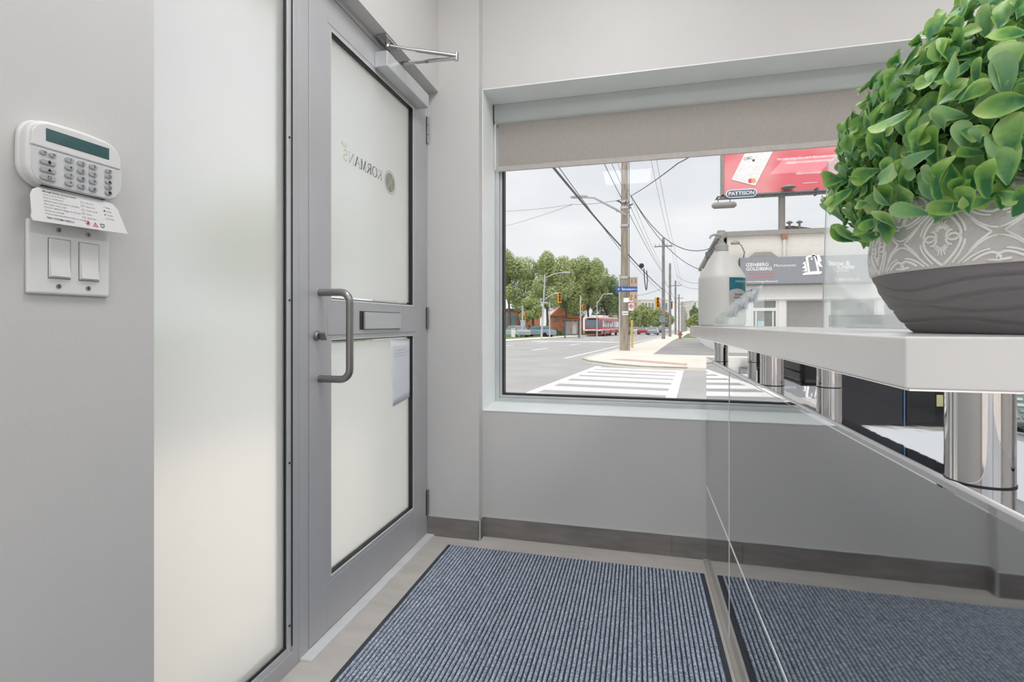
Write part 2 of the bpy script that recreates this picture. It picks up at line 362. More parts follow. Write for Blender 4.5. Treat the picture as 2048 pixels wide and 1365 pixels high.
def ser(x, y, w=.17): return ([(x - w, y), (x + w, y)], .045)
GL = {
 'K': [([(.15,0),(.15,1)],T), ser(.15,.02), ser(.15,.98), ([(.2,.42),(.72,1)],t_), ([(.32,.55),(.8,0)],T), ser(.72,.98,.12), ser(.82,.02,.12)],
 'O': [(circ(.5,.5,.44,.5,pi*.3,pi*.7),t_+.02),(circ(.5,.5,.44,.5,pi*.7,pi*1.3),T),(circ(.5,.5,.44,.5,pi*1.3,pi*1.7),t_+.02),(circ(.5,.5,.44,.5,-pi*.3,pi*.3),T)],
 'R': [([(.15,0),(.15,1)],T), ser(.15,.02), ser(.15,.98), ([(.15,.97),(.4,.97)]+circ(.4,.74,.26,.23,pi/2,-pi/2,8)+[(.15,.51)],.08), ([(.38,.5),(.78,0)],T), ser(.8,.02,.1)],
 'M': [([(.12,0),(.16,1)],t_), ser(.12,.02), ser(.14,.98,.12), ([(.17,1),(.5,.05)],T), ([(.5,.05),(.86,1)],t_), ([(.86,1),(.9,0)],T), ser(.88,.98,.12), ser(.9,.02)],
 'A': [([(.05,0),(.45,1)],t_), ([(.45,1),(.85,0)],T), ([(.2,.35),(.68,.35)],t_), ser(.06,.02,.13), ser(.85,.02,.15)],
 'N': [([(.12,0),(.12,1)],t_), ser(.12,.02), ser(.1,.98,.12), ([(.14,1),(.8,0)],T), ([(.8,0),(.8,1)],t_), ser(.8,.98)],
 'S': [(circ(.38,.74,.26,.24,pi*.15,pi*1.5,12)+circ(.38,.26,.28,.24,pi/2,-pi*.85,12),.11)]}
pos = 1.893; s = .040
for ch, adv, mm in (('K', .93, film_g), ('O', 1.1, film_d), ('R', .95, film_d), ('M', 1.1, film_d), ('A', 1.0, film_d), ('N', 1.05, film_w), ('S', .8, mat('cut_letter_green', (206, 212, 160), .4))):
    mb = MB()
    for pts_, w_ in GL[ch]: stroke(mb, pts_, w_, pos, 1.628, s)
    o = mb.build('letter', mm, dr); pos -= adv * s * 1.03
text('small_lettering', 'LLP', (-1.0285, 1.632, 1.682), (0, -1, 0), (0, 0, 1), .022, film_w, dr, 'LEFT', bold=.01)
cy_, cz_ = 1.965, 1.640
mb = MB(); stroke(mb, circ(0, 0, .048, .048, 0, 2*pi, 32), .003, cy_, cz_, 1); mb.build('emblem_ring', film_g, dr)
mb = MB(); mb.quad(*[]) if False else None
mb.bm.faces.new([mb.bm.verts.new((-1.0290, cy_ - p[0], cz_ + p[1])) for p in circ(0, 0, .041, .041, 0, 2*pi, 32)[:-1]]); mb.build('emblem_disc', mat('emblem_grey', (150, 150, 136), .4), dr)
mb = MB(); stroke(mb, [(-.018, -.036), (-.012, .0), (-.018, .034)], .005, cy_, cz_, 1, -1.0282); stroke(mb, [(-.012, 0), (.004, .014), (.018, .032)], .004, cy_, cz_, 1, -1.0282); stroke(mb, [(-.008, .004), (.012, -.012), (.026, -.030)], .005, cy_, cz_, 1, -1.0282)
mb.build('emblem_monogram', film_w, dr)
# notice taped to the lower glass
ns = thing('notice_sheet', 'white letter-size sheet taped to the lower frosted door glass', 'notice', (-1.02, 2.04, .69))
mb = MB(); N = 8
def pc(u, v): return (-1.024 + .018 * (1 - u) * (1 - v * .6) , 1.945 + .205 * u, .70 + .27 * v - .012 * (1 - v) * (1 - u))
vv = [[mb.bm.verts.new(pc(i / N, j / N)) for i in range(N + 1)] for j in range(N + 1)]
for j in range(N):
    for i in range(N): mb.bm.faces.new((vv[j][i], vv[j][i+1], vv[j+1][i+1], vv[j+1][i]))
sh = mb.build('sheet', paper, ns, smooth='all'); sh.modifiers.new('s', 'SOLIDIFY').thickness = .0004
mb = MB()
for k, (a, b) in enumerate(((.25, .75), (.15, .85), (.15, .8))):
    z = .82 - k * .045; p0, p1 = pc(a, z), pc(b, z); q0, q1 = pc(a, z + .012), pc(b, z + .012)
    mb.quad(*[(p[0] + .0012, p[1], p[2]) for p in (p0, p1, q1, q0)])
mb.build('faint_print', mat('faint_print', (200, 203, 210), .7), ns)

# ---- unseen ceiling panels, added to give the room even fill light
fill_m = mat('fill_diffuser', (250, 251, 255), .5, emit=FILL_E)
for k, (x, y) in enumerate(((-.15, 1.1), (-.15, -1.2), (1.9, 1.1), (1.9, -1.2))):
    t = thing('ceiling_fill', 'added unseen ceiling fill panel, %s' % ('over the door mat', 'behind the door mat', 'over the reception desk', 'at the back of the reception')[k], 'ceiling light', (x, y, ZC), 'added ceiling fill panels')
    ring_ = MB().box((x - .31, y - .61, ZC - .02), (x - .29, y + .61, ZC)).box((x + .29, y - .61, ZC - .02), (x + .31, y + .61, ZC)).box((x - .29, y - .61, ZC - .02), (x + .29, y - .59, ZC)).box((x - .29, y + .59, ZC - .02), (x + .29, y + .61, ZC)).build('frame', white_m, t)
    MB().box((x - .29, y - .59, ZC - .012), (x + .29, y + .59, ZC)).build('diffuser', fill_m, t)

# ================================================================ roller blind
bl = thing('roller_blind', 'white roller blind with grey cassette pulled part way down the window', 'blind', (PX + .8, 2.55, WT))
cz = WT - .004
prof = [(2.545, cz), (2.545, cz - .070), (2.549, cz - .086), (2.560, cz - .096), (2.584, cz - .098), (2.584, cz)]
cas_m = mat('cassette_grey', (196, 201, 199), .4, .1, var=.01)
MB().prism([(PX + .009, y, z) for y, z in prof], (WR - PX - .02, 0, 0)).build('cassette', cas_m, bl, smooth=True)
MB().prism([(PX + .0045, y - .001, z - .001) for y, z in prof], (.0045, 0, 0)).build('end_cap', gasket, bl)
MB().box((PX + .03, 2.562, 1.858), (WR - .03, 2.563, cz - .09)).build('fabric', fabric_m, bl)
MB().box((PX + .028, 2.555, 1.836), (WR - .03, 2.567, 1.862)).build('hem_bar', mat('hem_fabric', (186, 180, 175), .8, var=.03, vscale=40), bl, bevel=.002)
MB().box((PX + .009, 2.553, 1.862), (PX + .016, 2.563, cz - .094)).tube([(PX + .0125, 2.558, 1.845), (PX + .0125, 2.558, 1.864)], .0035, 8).build('side_cord', wht_pl, bl)

# ================================================================ wall controls
kp = thing('alarm_keypad', 'white alarm keypad with teal display and flap hanging open on left wall', 'alarm keypad', (XW, .655, 1.31))
Yc, Zc, XK = .6565, 1.314, -.9255
outl = [(.581, 1.330), (.5825, 1.347), (.590, 1.359), (.603, 1.366), (.625, 1.3685), (.657, 1.3695), (.689, 1.3685), (.710, 1.366), (.723, 1.358), (.731, 1.346), (.7325, 1.330), (.7325, 1.296), (.731, 1.283), (.725, 1.272), (.715, 1.264), (.700, 1.260), (.657, 1.258), (.613, 1.260), (.599, 1.264), (.588, 1.272), (.582, 1.283), (.5805, 1.296)]
def chaikin(p, n=2):
    for _ in range(n):
        q = []
        for (a, b), (c_, d) in zip(p, p[1:] + p[:1]): q += [(a * .75 + c_ * .25, b * .75 + d * .25), (a * .25 + c_ * .75, b * .25 + d * .75)]
        p = q
    return p
outl = chaikin(outl)
MB().prism([(XW, Yc + (y - Yc) * 1.02, Zc + (z - Zc) * 1.03) for y, z in outl], (.012, 0, 0)).build('back_plate', wht_pl, kp, smooth=True, bevel=.004)
body = MB().prism([(XW + .010, y, z) for y, z in outl], (XK - XW - .012, 0, 0)).build('housing', wht_pl, kp, smooth=True, bevel=.0035, seg=3)
MB().prism([(XK - .004, y, z) for y, z in [(.586, 1.3225), (.5875, 1.345), (.595, 1.357), (.610, 1.3635), (.657, 1.3655), (.704, 1.3635), (.718, 1.357), (.7265, 1.345), (.728, 1.3225)]], (.0045, 0, 0)).build('display_cover', wht_pl, kp, bevel=.0015)
MB().box((XK, .6065, 1.334), (XK + .0012, .7065, 1.3545)).build('display', lcd_m, kp, bevel=.001)
MB().prism([(XK - .003, y, z) for y, z in [(.588, 1.3205), (.726, 1.3205), (.7265, 1.285), (.720, 1.270), (.708, 1.264), (.606, 1.264), (.594, 1.270), (.5875, 1.285)]], (.0022, 0, 0)).build('key_bezel', mat('bezel_white', (214, 214, 213), .35), kp, bevel=.0008)
MB().box((XK - .006, .602, 1.2605), (XK + .0004, .700, 1.2617)).build('hinge_gap', ink, kp)
def key(y, z, wd, hh, lab):
    pts_ = [(XK - .001, y + (wd - hh) * (1 if cos(a) > 0 else -1) + hh * cos(a), z + hh * sin(a)) for a in [2*pi*(i + .5) / 12 for i in range(12)]]
    k = MB().prism(pts_, (.0032, 0, 0)).build('key', key_pl, kp, bevel=.0006)
    text('key_mark', lab, (XK + .0024, y + .0012, z), (0, 1, 0), (0, 0, 1), .0068, ink, k, 'CENTER', bold=.015)
for y, z, lab in ((.603, 1.314, '<'), (.616, 1.3135, '>')): key(y, z, .0052, .0036, lab)
for z, lab in ((1.2995, '♦'), (1.287, '▲'), (1.2745, '□')): key(.6095, z, .0115, .0040, lab)
rows = (1.3135, 1.3005, 1.2875, 1.2745)
for y, labs in ((.641, '147*'), (.660, '2580'), (.679, '369#')):
    for z, lab in zip(rows, labs): key(y, z, .0068, .0042, lab)
for z, lab in zip((1.3135, 1.3040, 1.2938, 1.2840, 1.2742), '≡⌂▲○■'): key(.7055, z, .0060, .0036, lab)
# open flap with its printed legend, leaning out at the foot
def fp(y, z, o=0): f = (1.258 - z) / .056; return (-.931 + .010 * f + o, y, z)
fo = [(.5845, 1.214), (.586, 1.243), (.590, 1.252), (.598, 1.257), (.705, 1.259), (.716, 1.257), (.724, 1.248), (.737, 1.205), (.585, 1.201), (.583, 1.207)]
fl_ = MB().prism([fp(y, z) for y, z in fo], (.0022, 0, 0)).build('flap', wht_pl, kp, bevel=.0006)
X2 = .0027
def legend(s_, y, z, size, m_=ink_g, b=0): text('legend_line', s_, fp(y, z, X2), (0, 1, 0), Vector(fp(0, 1, 0)) - Vector(fp(0, 0, 0)), size, m_, fl_, 'LEFT', bold=b)
legend('Message Display Security Station', .603, 1.2525, .0038, ink, .008)
for k, s_ in enumerate(('Press to select function', 'Press to scroll/return', 'Indicates more information is available.', 'Press either key to view', 'Press for additional display on the next', 'function or message', 'Press to select previous function or message')):
    legend(s_, .603, 1.2475 - k * .0052, .0034)
legend('TEST SYSTEM WEEKLY', .604, 1.2095, .0042, ink, .008)
for k, z in enumerate((1.2475, 1.2412, 1.2345, 1.2280, 1.2215)):
    mb = MB(); c_ = [(.662 + .0028 * cos(a), z + .0016 * sin(a)) for a in [2*pi*i/14 for i in range(15)]]
    for a, b in zip(c_, c_[1:]):
        mb.quad(fp(a[0], a[1], X2), fp(b[0], b[1], X2), fp(.662 + (b[0]-.662)*.8, z + (b[1]-z)*.8, X2), fp(.662 + (a[0]-.662)*.8, z + (a[1]-z)*.8, X2))
    mb.build('legend_key', ink_g, fl_)
    legend(('Stay Arm', 'Away Arm', 'Chime on/off', 'Reset', 'Quick Exit')[k], .6675, z, .0034)
for k, s_ in enumerate(('✓ Ready', '■ Armed', '▲ Trouble', '~ AC Power')): legend(s_, .697, 1.2470 - k * .0066, .0034, ink if k < 2 else ink_g)
def outline(pts_, m_, wd=.0005):
    mb = MB()
    for a, b in zip(pts_, pts_[1:]):
        d = Vector((b[0]-a[0], b[1]-a[1])); n_ = Vector((-d.y, d.x)).normalized() * wd
        mb.quad(fp(a[0]+n_.x, a[1]+n_.y, X2), fp(b[0]+n_.x, b[1]+n_.y, X2), fp(b[0]-n_.x, b[1]-n_.y, X2), fp(a[0]-n_.x, a[1]-n_.y, X2))
    mb.build('emergency_symbol', m_, fl_)
outline([(.667 + .004 * cos(a), 1.2125 + .004 * sin(a)) for a in [2*pi*i/14 for i in range(15)]], ink_r, .0002)
outline([(.665, 1.213), (.667, 1.210), (.669, 1.213), (.667, 1.2165), (.667, 1.211)], ink_r, .0008)
outline([(.6755, 1.209), (.6835, 1.209), (.6795, 1.216), (.6755, 1.209)], ink_r, .0004)
outline([(.6795, 1.214), (.6795, 1.2105)], ink_r, .0005)
outline([(.6885, 1.2155), (.691, 1.2150), (.6945, 1.2155), (.6942, 1.211), (.6915, 1.2085), (.6888, 1.211), (.6885, 1.2155)], ink, .0005)

sw = thing('light_switch_plate', 'white two-gang wall plate with two rocker switches below the keypad', 'light switch', (XW, .659, 1.147))
MB().box((XW, .594, 1.088), (XW + .0075, .7235, 1.209)).build('cover_plate', wht_pl, sw, bevel=.004, seg=3)
for y in (.6395, .6865):
    fr_ = MB().box((XW + .0073, y - .0170, 1.1145), (XW + .0082, y + .0170, 1.1815)).build('rocker_recess', ink_g, sw)
    MB().box((XW + .0075, y - .0162, 1.1155), (XW + .0090, y + .0162, 1.1807)).build('rocker_frame', wht_pl, sw, bevel=.001)
    MB().prism([(XW + .0088, y - .0145, 1.1175), (XW + .0130, y - .0145, 1.1180), (XW + .0098, y - .0145, 1.150), (XW + .0098, y - .0145, 1.1787), (XW + .0088, y - .0145, 1.1787)], (0, .029, 0)).build('rocker', wht_pl, sw, bevel=.0007)
    for z in (1.1965, 1.1020):
        k = MB().tube([(XW + .0073, y - .001, z), (XW + .0088, y - .001, z)], .0038, 14).build('screw', steel, sw)
        MB().obox((XW + .0089, y - .001, z), (.0002, 0, 0), (0, .0006, 0), (0, .0004, .0032)).build('slot', ink, k)

# ================================================================ door mat
fm = thing('entrance_mat', 'blue-grey ribbed entrance mat with dark rubber border on the tiled floor', 'door mat', (-.3, 1.2, 0))
MX0, MX1, MY0, MY1 = -.868, .262, -.35, 2.225
mb = MB().box((MX0, MY0, 0), (MX1, MY1, .004))
mb.build('rubber_backing', rubber, fm, bevel=.002)
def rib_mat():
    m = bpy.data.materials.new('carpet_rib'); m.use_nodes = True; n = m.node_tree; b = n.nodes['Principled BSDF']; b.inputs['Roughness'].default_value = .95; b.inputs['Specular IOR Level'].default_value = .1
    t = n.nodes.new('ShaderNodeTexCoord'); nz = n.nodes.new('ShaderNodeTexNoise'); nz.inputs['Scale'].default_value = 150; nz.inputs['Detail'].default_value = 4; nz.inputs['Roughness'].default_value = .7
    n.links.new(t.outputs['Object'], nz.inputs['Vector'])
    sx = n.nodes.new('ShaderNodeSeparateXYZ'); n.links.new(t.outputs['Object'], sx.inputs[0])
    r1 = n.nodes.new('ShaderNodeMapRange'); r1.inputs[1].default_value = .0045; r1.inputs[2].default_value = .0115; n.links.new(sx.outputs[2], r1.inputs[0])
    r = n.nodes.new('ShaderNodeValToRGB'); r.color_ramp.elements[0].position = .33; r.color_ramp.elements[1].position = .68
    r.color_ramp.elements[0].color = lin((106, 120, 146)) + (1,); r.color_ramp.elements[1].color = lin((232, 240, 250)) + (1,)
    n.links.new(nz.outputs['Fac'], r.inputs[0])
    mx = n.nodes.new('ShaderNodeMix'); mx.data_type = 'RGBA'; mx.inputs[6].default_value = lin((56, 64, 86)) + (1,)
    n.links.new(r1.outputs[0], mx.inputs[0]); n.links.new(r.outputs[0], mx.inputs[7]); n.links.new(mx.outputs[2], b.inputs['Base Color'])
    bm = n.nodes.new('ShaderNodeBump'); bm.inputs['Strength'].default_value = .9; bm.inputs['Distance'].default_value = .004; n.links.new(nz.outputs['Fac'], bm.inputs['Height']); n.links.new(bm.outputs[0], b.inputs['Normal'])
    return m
mb = MB(); x = MX0 + .026; P_ = .0148
verts_ny = 90
while x < MX1 - .022:
    prof = [(-.0068, .004), (-.0048, .0095), (-.0022, .0118), (.0022, .0118), (.0048, .0095), (.0068, .004)]
    rows_ = []
    for j in range(verts_ny + 1):
        yy = MY0 + .02 + (MY1 - MY0 - .034) * j / verts_ny
        rows_.append([mb.bm.verts.new((x + px_ + random.uniform(-.0007, .0007), yy, pz_ + (random.uniform(-.0012, .0006) if pz_ > .005 else 0))) for px_, pz_ in prof])
    for a, b in zip(rows_, rows_[1:]):
        for k in range(5): mb.bm.faces.new((a[k], a[k+1], b[k+1], b[k]))
    x += P_
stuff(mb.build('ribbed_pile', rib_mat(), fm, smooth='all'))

# ================================================================ reception desk
XF, ZT = .287, .891
dk = thing('reception_desk', 'reception desk with dark mirror-glass front and white raised counter on chrome posts', 'desk', (.6, 1.0, 0))
YS, ZS, gp = 1.785, .322, .0024
for y0, y1, m_ in ((YS + gp, YW - .002, panel2_m), (-.9, YS - gp, panel_m)):
    for z0, z1 in ((.004, ZS - gp), (ZS + gp, ZT - .012)):
        MB().box((XF, y0, z0), (XF + .012, y1, z1)).build('front_panel', m_, dk)
MB().box((XF - .0012, YS - gp, .004), (XF + .010, YS + gp, ZT - .012)).box((XF - .0012, -.9, ZS - gp * 1.3), (XF + .010, YW - .002, ZS + gp * 1.3)).build('metal_joint', mat('bright_trim', (246, 246, 246), .35, .05), dk)
MB().box((XF - .014, -.9, 0), (XF - .0, YW - .01, .006)).build('foot_strip', mat('foot_strip', (168, 163, 156), .5), dk)
MB().box((XF - .001, -.9, ZT - .0045), (XF + .0025, YW - .002, ZT + .0003)).build('edge_trim', MATS['bright_trim'], dk, bevel=.001)
MB().box((XF + .0015, -.9, ZT - .012), (.467, YW - .002, ZT)).build('glass_worktop', top_m, dk)
MB().box((XF + .014, -.9, .005), (.45, YW - .002, ZT - .013)).build('carcass', mat('carcass_grey', (120, 120, 122), .6), dk)
SX0, SX1, SY0, SY1, SB, ST = .234, .500, .532, 2.535, .980, 1.028
MB().box((SX0, SY0, SB), (SX1, SY1, ST)).build('raised_counter', counter_m, dk, bevel=.0022, seg=3)
MB().box((SX0 + .006, SY0 + .006, SB - .002), (SX1 - .006, SY1 - .006, SB + .001)).build('counter_underside', mirror_mat('gloss_underside', (244, 244, 246), .03, .006, 9), dk)
for py_ in (.572, 1.34, 2.12):
    for px_, yy in ((.312, 0), (.432, -.008)):
        p_ = MB().tube([(px_, py_ + yy, ZT), (px_, py_ + yy, SB)], .0255, 40).build('post', chrome, dk, smooth=True)
        MB().tube([(px_, py_ + yy, ZT), (px_, py_ + yy, ZT + .0012)], .0262, 40).build('post_foot', darkm, p_, smooth=True)
lap = mat('laminate_grey', (168, 170, 170), .4, var=.02)
MB().box((.47, .2, .70), (1.45, YW - .03, .73)).build('lower_worktop', lap, dk, bevel=.002)
MB().box((1.40, .25, 0), (1.43, YW - .05, .70)).box((.47, .22, 0), (1.4, .25, .70)).build('side_panel', lap, dk)

# monitor, printer, desk phone behind
scr = mat('glossy_screen', (14, 18, 34), .05, var=.1, coat=1)
A, B = Vector((.586, 1.797, 0)), Vector((.93, 1.883, 0)); dirv = (B - A).normalized(); nv = Vector((dirv.y, -dirv.x, 0)); mid = (A + B) / 2; hw = (B - A).length / 2
mn = thing('computer_monitor', 'black computer monitor behind the raised counter under the window', 'monitor', (mid.x, mid.y, .73))
MB().obox(mid + Vector((0, 0, .902)), dirv * hw, nv * .012, (0, 0, .165)).build('housing', darkm, mn, bevel=.004)
MB().obox(A + dirv * .112 + Vector((0, 0, .905)) + nv * .0125, dirv * .106, nv * .001, (0, 0, .155)).build('screen', scr, mn)
MB().obox(A + dirv * .224 + Vector((0, 0, .902)) + nv * .0130, dirv * .0018, nv * .0015, (0, 0, .162)).build('edge_strip', mat('blue_edge', (100, 135, 180), .3), mn)  # plain blue strip along the screen edge
MB().obox(A + dirv * .275 + Vector((0, 0, .905)) + nv * .0128, dirv * .044, nv * .001, (0, 0, .148)).build('side_panel', mat('monitor_panel', (44, 45, 50), .3), mn)
MB().obox(mid + Vector((0, 0, .765)) - nv * .03, dirv * .03, nv * .01, (0, 0, .03)).obox(mid + Vector((0, 0, .733)) - nv * .03, dirv * .11, nv * .06, (0, 0, .003)).build('stand', darkm, mn, bevel=.002)
nt_ = MB().obox(B - dirv * .019 + Vector((0, 0, .797)) + nv * .0127, dirv * .010, nv * .0006, (0, 0, .018)).build('sticky_note', mat('note_yellow', (206, 206, 150), .8), None)
nt_.location.z = .0
tag(nt_, 'small pale yellow sticky note on the right bezel of the black monitor', 'sticky note')
bp = thing('desktop_printer', 'low black printer under the raised counter left of the monitor', 'printer', (.62, 2.1, .73))
MB().box((.475, 1.70, .731), (.572, 1.98, .925)).build('housing', darkm, bp, bevel=.012, seg=3)
MB().box((.482, 1.72, .925), (.565, 1.96, .935)).build('scanner_lid', darkm, bp, bevel=.004)
MB().box((.49, 1.690, .80), (.55, 1.702, .83)).build('paper_slot', gasket, bp, bevel=.003)

ph = thing('desk_phone', 'grey desk phone with orange and blue keys at right edge behind the posts', 'phone', (1.15, 1.75, .73))
pm = mat('phone_grey', (128, 140, 136), .5); 
def ppt(a, b, c): return Vector((1.055, 1.82, .739)) + Vector((.97, -.24, 0)) * a + Vector((.20, .80, .56)) * b + Vector((-.13, -.55, .82)) * c
def pbox(a0, a1, b0, b1, c0, c1): return [ppt((a0+a1)/2, (b0+b1)/2, (c0+c1)/2), (ppt(1,0,0)-ppt(0,0,0))*(a1-a0)/2, (ppt(0,1,0)-ppt(0,0,0))*(b1-b0)/2, (ppt(0,0,1)-ppt(0,0,0))*(c1-c0)/2]
MB().obox(*pbox(-.02, .20, 0, .16, -.01, .012)).build('body', pm, ph, bevel=.004)
MB().obox(*pbox(.085, .135, .0, .16, .012, .035)).build('handset', mat('phone_white', (206, 206, 212), .4), ph, bevel=.008)
kc = [mat('key_blue', (80, 92, 140), .5), mat('key_orange', (222, 150, 96), .5), mat('key_pale', (196, 218, 220), .5), pm]
for r_ in range(5):
    for c_ in range(3):
        m_ = kc[0] if (r_, c_) == (4, 0) else kc[1] if (r_, c_) == (4, 1) else kc[2] if c_ == 2 and r_ > 1 else mat('key_grey', (150, 158, 152), .5)
        MB().obox(*pbox(-.012 + c_ * .028, .008 + c_ * .028, .014 + r_ * .027, .026 + r_ * .027, .012, .016)).build('key', m_, ph, bevel=.001)
cb = MB().tube([(1.0 + .16 * i / 30, 1.70 + .025 * sin(i * .9), .738 + .012 * abs(sin(i * .55))) for i in range(31)], .0042, 8).tube([(1.02, 1.71, .742), (1.05, 1.67, .742), (1.12, 1.69, .745), (1.17, 1.66, .741)], .004, 8).build('headset_cable', darkm, None, smooth='all')
tag(cb, 'black headset cable lying on the grey worktop before the phone', 'cable')

# acrylic screen standing on the rear edge of the counter
asn = thing('acrylic_screen', 'tall clear acrylic sneeze screen standing along the back of the counter', 'screen', (.486, 1.1, ST))
MB().prism([(.486, .55, ST), (.486, 1.556, ST), (.486, 1.515, ST + .44), (.486, .55, ST + .44)], (.004, 0, 0)).build('sheet', screen_m, asn)
MB().box((.474, 1.42, ST), (.498, 1.48, ST + .004)).build('foot', acryl_m, asn)
MB().tube([(.488, 1.5565, ST), (.488, 1.5155, ST + .44)], .0011, 6).build('polished_edge', mat('acrylic_edge', (120, 128, 128), .2), asn)

# sanitizer jug
jx, jy, jr = .328, 2.215, .0905
jug = thing('sanitizer_jug', 'large translucent white sanitizer jug with pump at far end of counter', 'jug', (jx, jy, ST))
jm = bpy.data.materials.new('jug_plastic'); jm.use_nodes = True; b_ = jm.node_tree.nodes['Principled BSDF']
b_.inputs['Base Color'].default_value = lin((206, 205, 200)) + (1,); b_.inputs['Roughness'].default_value = .4
b_.inputs['Subsurface Weight'].default_value = .35; b_.inputs['Subsurface Radius'].default_value = (.1, .1, .1); b_.inputs['Subsurface Scale'].default_value = .3
def sq(r, z, a):
    if z > .19: return r
    k = (abs(cos(a)) ** 5 + abs(sin(a)) ** 5) ** (-1 / 5); return r
MB().lathe([(jr * .90, 0), (jr * .97, .006), (jr, .016), (jr, .190), (jr * .985, .199), (jr * .95, .206), (.031, .298), (.0235, .306), (.0235, .318)], (jx, jy, ST), 40, sq).build('bottle', jm, jug, smooth=True)
capm = mat('jug_cap', (168, 166, 160), .4)
MB().lathe([(.0235, .306), (.0255, .308), (.0255, .330), (.022, .333), (.014, .335), (.014, .342), (.0075, .344), (.0075, .365)], (jx, jy, ST), 28, lambda r, z, a: r * (1 + .02 * (int(a * 28 / pi) % 2)) if .307 < z < .331 else r).build('cap', capm, jug, smooth=True)
MB().lathe([(.010, .364), (.011, .367), (.011, .378), (.008, .381)], (jx, jy, ST), 20).tube([(jx, jy, ST + .372), (jx - .03, jy - .01, ST + .374), (jx - .045, jy - .015, ST + .368), (jx - .047, jy - .016, ST + .358)], [.006, .005, .0045, .004], 10).build('pump', capm, jug, smooth=True)
def jp(y_px, z, o=.0008):            # angle across the label -> point on the jug wall
    a = y_px; return Vector((jx, jy, ST + z)) + Vector((cos(a), sin(a), 0)) * (jr + o)
def patch(name, a0, a1, z0, z1, m_, par, o=.0008, n=10, wave=False):
    mb = MB()
    for i in range(n):
        aa, ab = a0 + (a1 - a0) * i / n, a0 + (a1 - a0) * (i + 1) / n
        za_, zb_2 = (z0 + (.008 * sin(pi * 1.3 * i / n) if wave else 0)), (z0 + (.008 * sin(pi * 1.3 * (i + 1) / n) if wave else 0))
        mb.quad(jp(aa, za_, o), jp(ab, zb_2, o), jp(ab, z1, o), jp(aa, z1, o))
    return mb.build(name, m_, par, smooth='all')
la0, la1 = radians(-81), radians(-26)
lb = patch('label', la0, la1, .055, .192, mat('label_grey', (172, 168, 164), .5), jug)
patch('label_band', la0, la1, .140, .192, mat('label_teal', (18, 98, 112), .4), lb, .0012, wave=True)
mid_a = (la0 + la1) / 2; rt = Vector((-sin(mid_a), cos(mid_a), 0)); rt = rt if rt.x > 0 else -rt
text('label_text', 'ISOPROPYL', jp(mid_a, .175, .0062), rt, (0, 0, 1), .011, mat('label_pale', (140, 190, 195), .5), lb, 'CENTER', bold=.02)
text('label_text', 'Sanitizing Gel', jp(mid_a, .125, .0062), rt, (0, 0, 1), .0115, ink, lb, 'CENTER', bold=.02)
text('label_text', 'Gel Assainissant', jp(mid_a, .112, .0062), rt, (0, 0, 1), .0105, ink, lb, 'CENTER', bold=.02)
for z in (.090, .083, .076): patch('label_line', la0 + .12, la1 - .15, z, z + .003, ink_g, lb, .0014)

# tiered card holder
ch = thing('card_holder', 'clear acrylic tiered card holder standing before the sanitizer jug', 'card holder', (.33, 1.85, ST))
hx, hz, hy0, hy1 = .262, ST, 1.76, 1.95
for k in range(4):
    x0 = hx + k * .030; z0 = hz + .010 + k * .024
    mb = MB().obox((x0 + .004, (hy0 + hy1) / 2, z0 + .019), (.0009, 0, .0003), (0, (hy1 - hy0) / 2, 0), (.006, 0, .019)).obox((x0 + .022, (hy0 + hy1) / 2, z0 + .026), (.0009, 0, .0003), (0, (hy1 - hy0) / 2, 0), (.008, 0, .026)).box((x0, hy0, z0 - .001), (x0 + .020, hy1, z0 + .001))
    mb.box((x0, (hy0 + hy1) / 2 - .001, z0), (x0 + .018, (hy0 + hy1) / 2 + .001, z0 + .03))
    mb.build('pocket', acryl_m, ch)
MB().prism([(hx, hy0, hz), (hx + .125, hy0, hz), (hx + .125, hy0, hz + .10), (hx, hy0, hz + .008)], (0, .002, 0)).prism([(hx, hy1, hz), (hx + .125, hy1, hz), (hx + .125, hy1, hz + .10), (hx, hy1, hz + .008)], (0, -.002, 0)).box((hx, hy0, hz), (hx + .125, hy1, hz + .002)).build('side_plate', acryl_m, ch)
cardm = [mat('card_charcoal', (98, 102, 106), .4, var=.1, vscale=60), mat('card_silver', (188, 192, 196), .35, var=.1, vscale=50), mat('card_white', (222, 222, 220), .5)]
ci = 0
for k, col, mi, hgt in ((1, 0, 1, .040), (2, 1, 0, .040), (3, 1, 0, .044), (3, 0, 1, .044), (2, 0, 1, .04)):
    yc = (hy0 + hy1) / 2 + (-1, 1)[col] * (hy1 - hy0) / 4
    x0 = hx + k * .030 + .008; z0 = hz + .012 + k * .024
    t = thing('business_card_stack', ('stack of cards in %s tier of the card holder, %s' % (('lowest', 'second', 'third', 'top')[k], ('near the camera side', 'on the jug side')[col])), 'cards', (x0, yc, z0), 'cards in the tiered holder')
    ax = Vector((.30, 0, .95)).normalized()
    MB().obox(Vector((x0, yc, z0)) + ax * hgt / 2, Vector((.95, 0, -.3)) * .003, (0, .040, 0), ax * hgt / 2).build('cards', cardm[mi], t)
    if mi == 0:
        for j in range(3):
            MB().obox(Vector((x0 - .0034, yc - .022 + j * .020, z0)) + ax * hgt / 2, Vector((.95, 0, -.3)) * .0003, (0, .005, .004), ax * hgt / 2.4).build('printed_stripe', cardm[1], t)

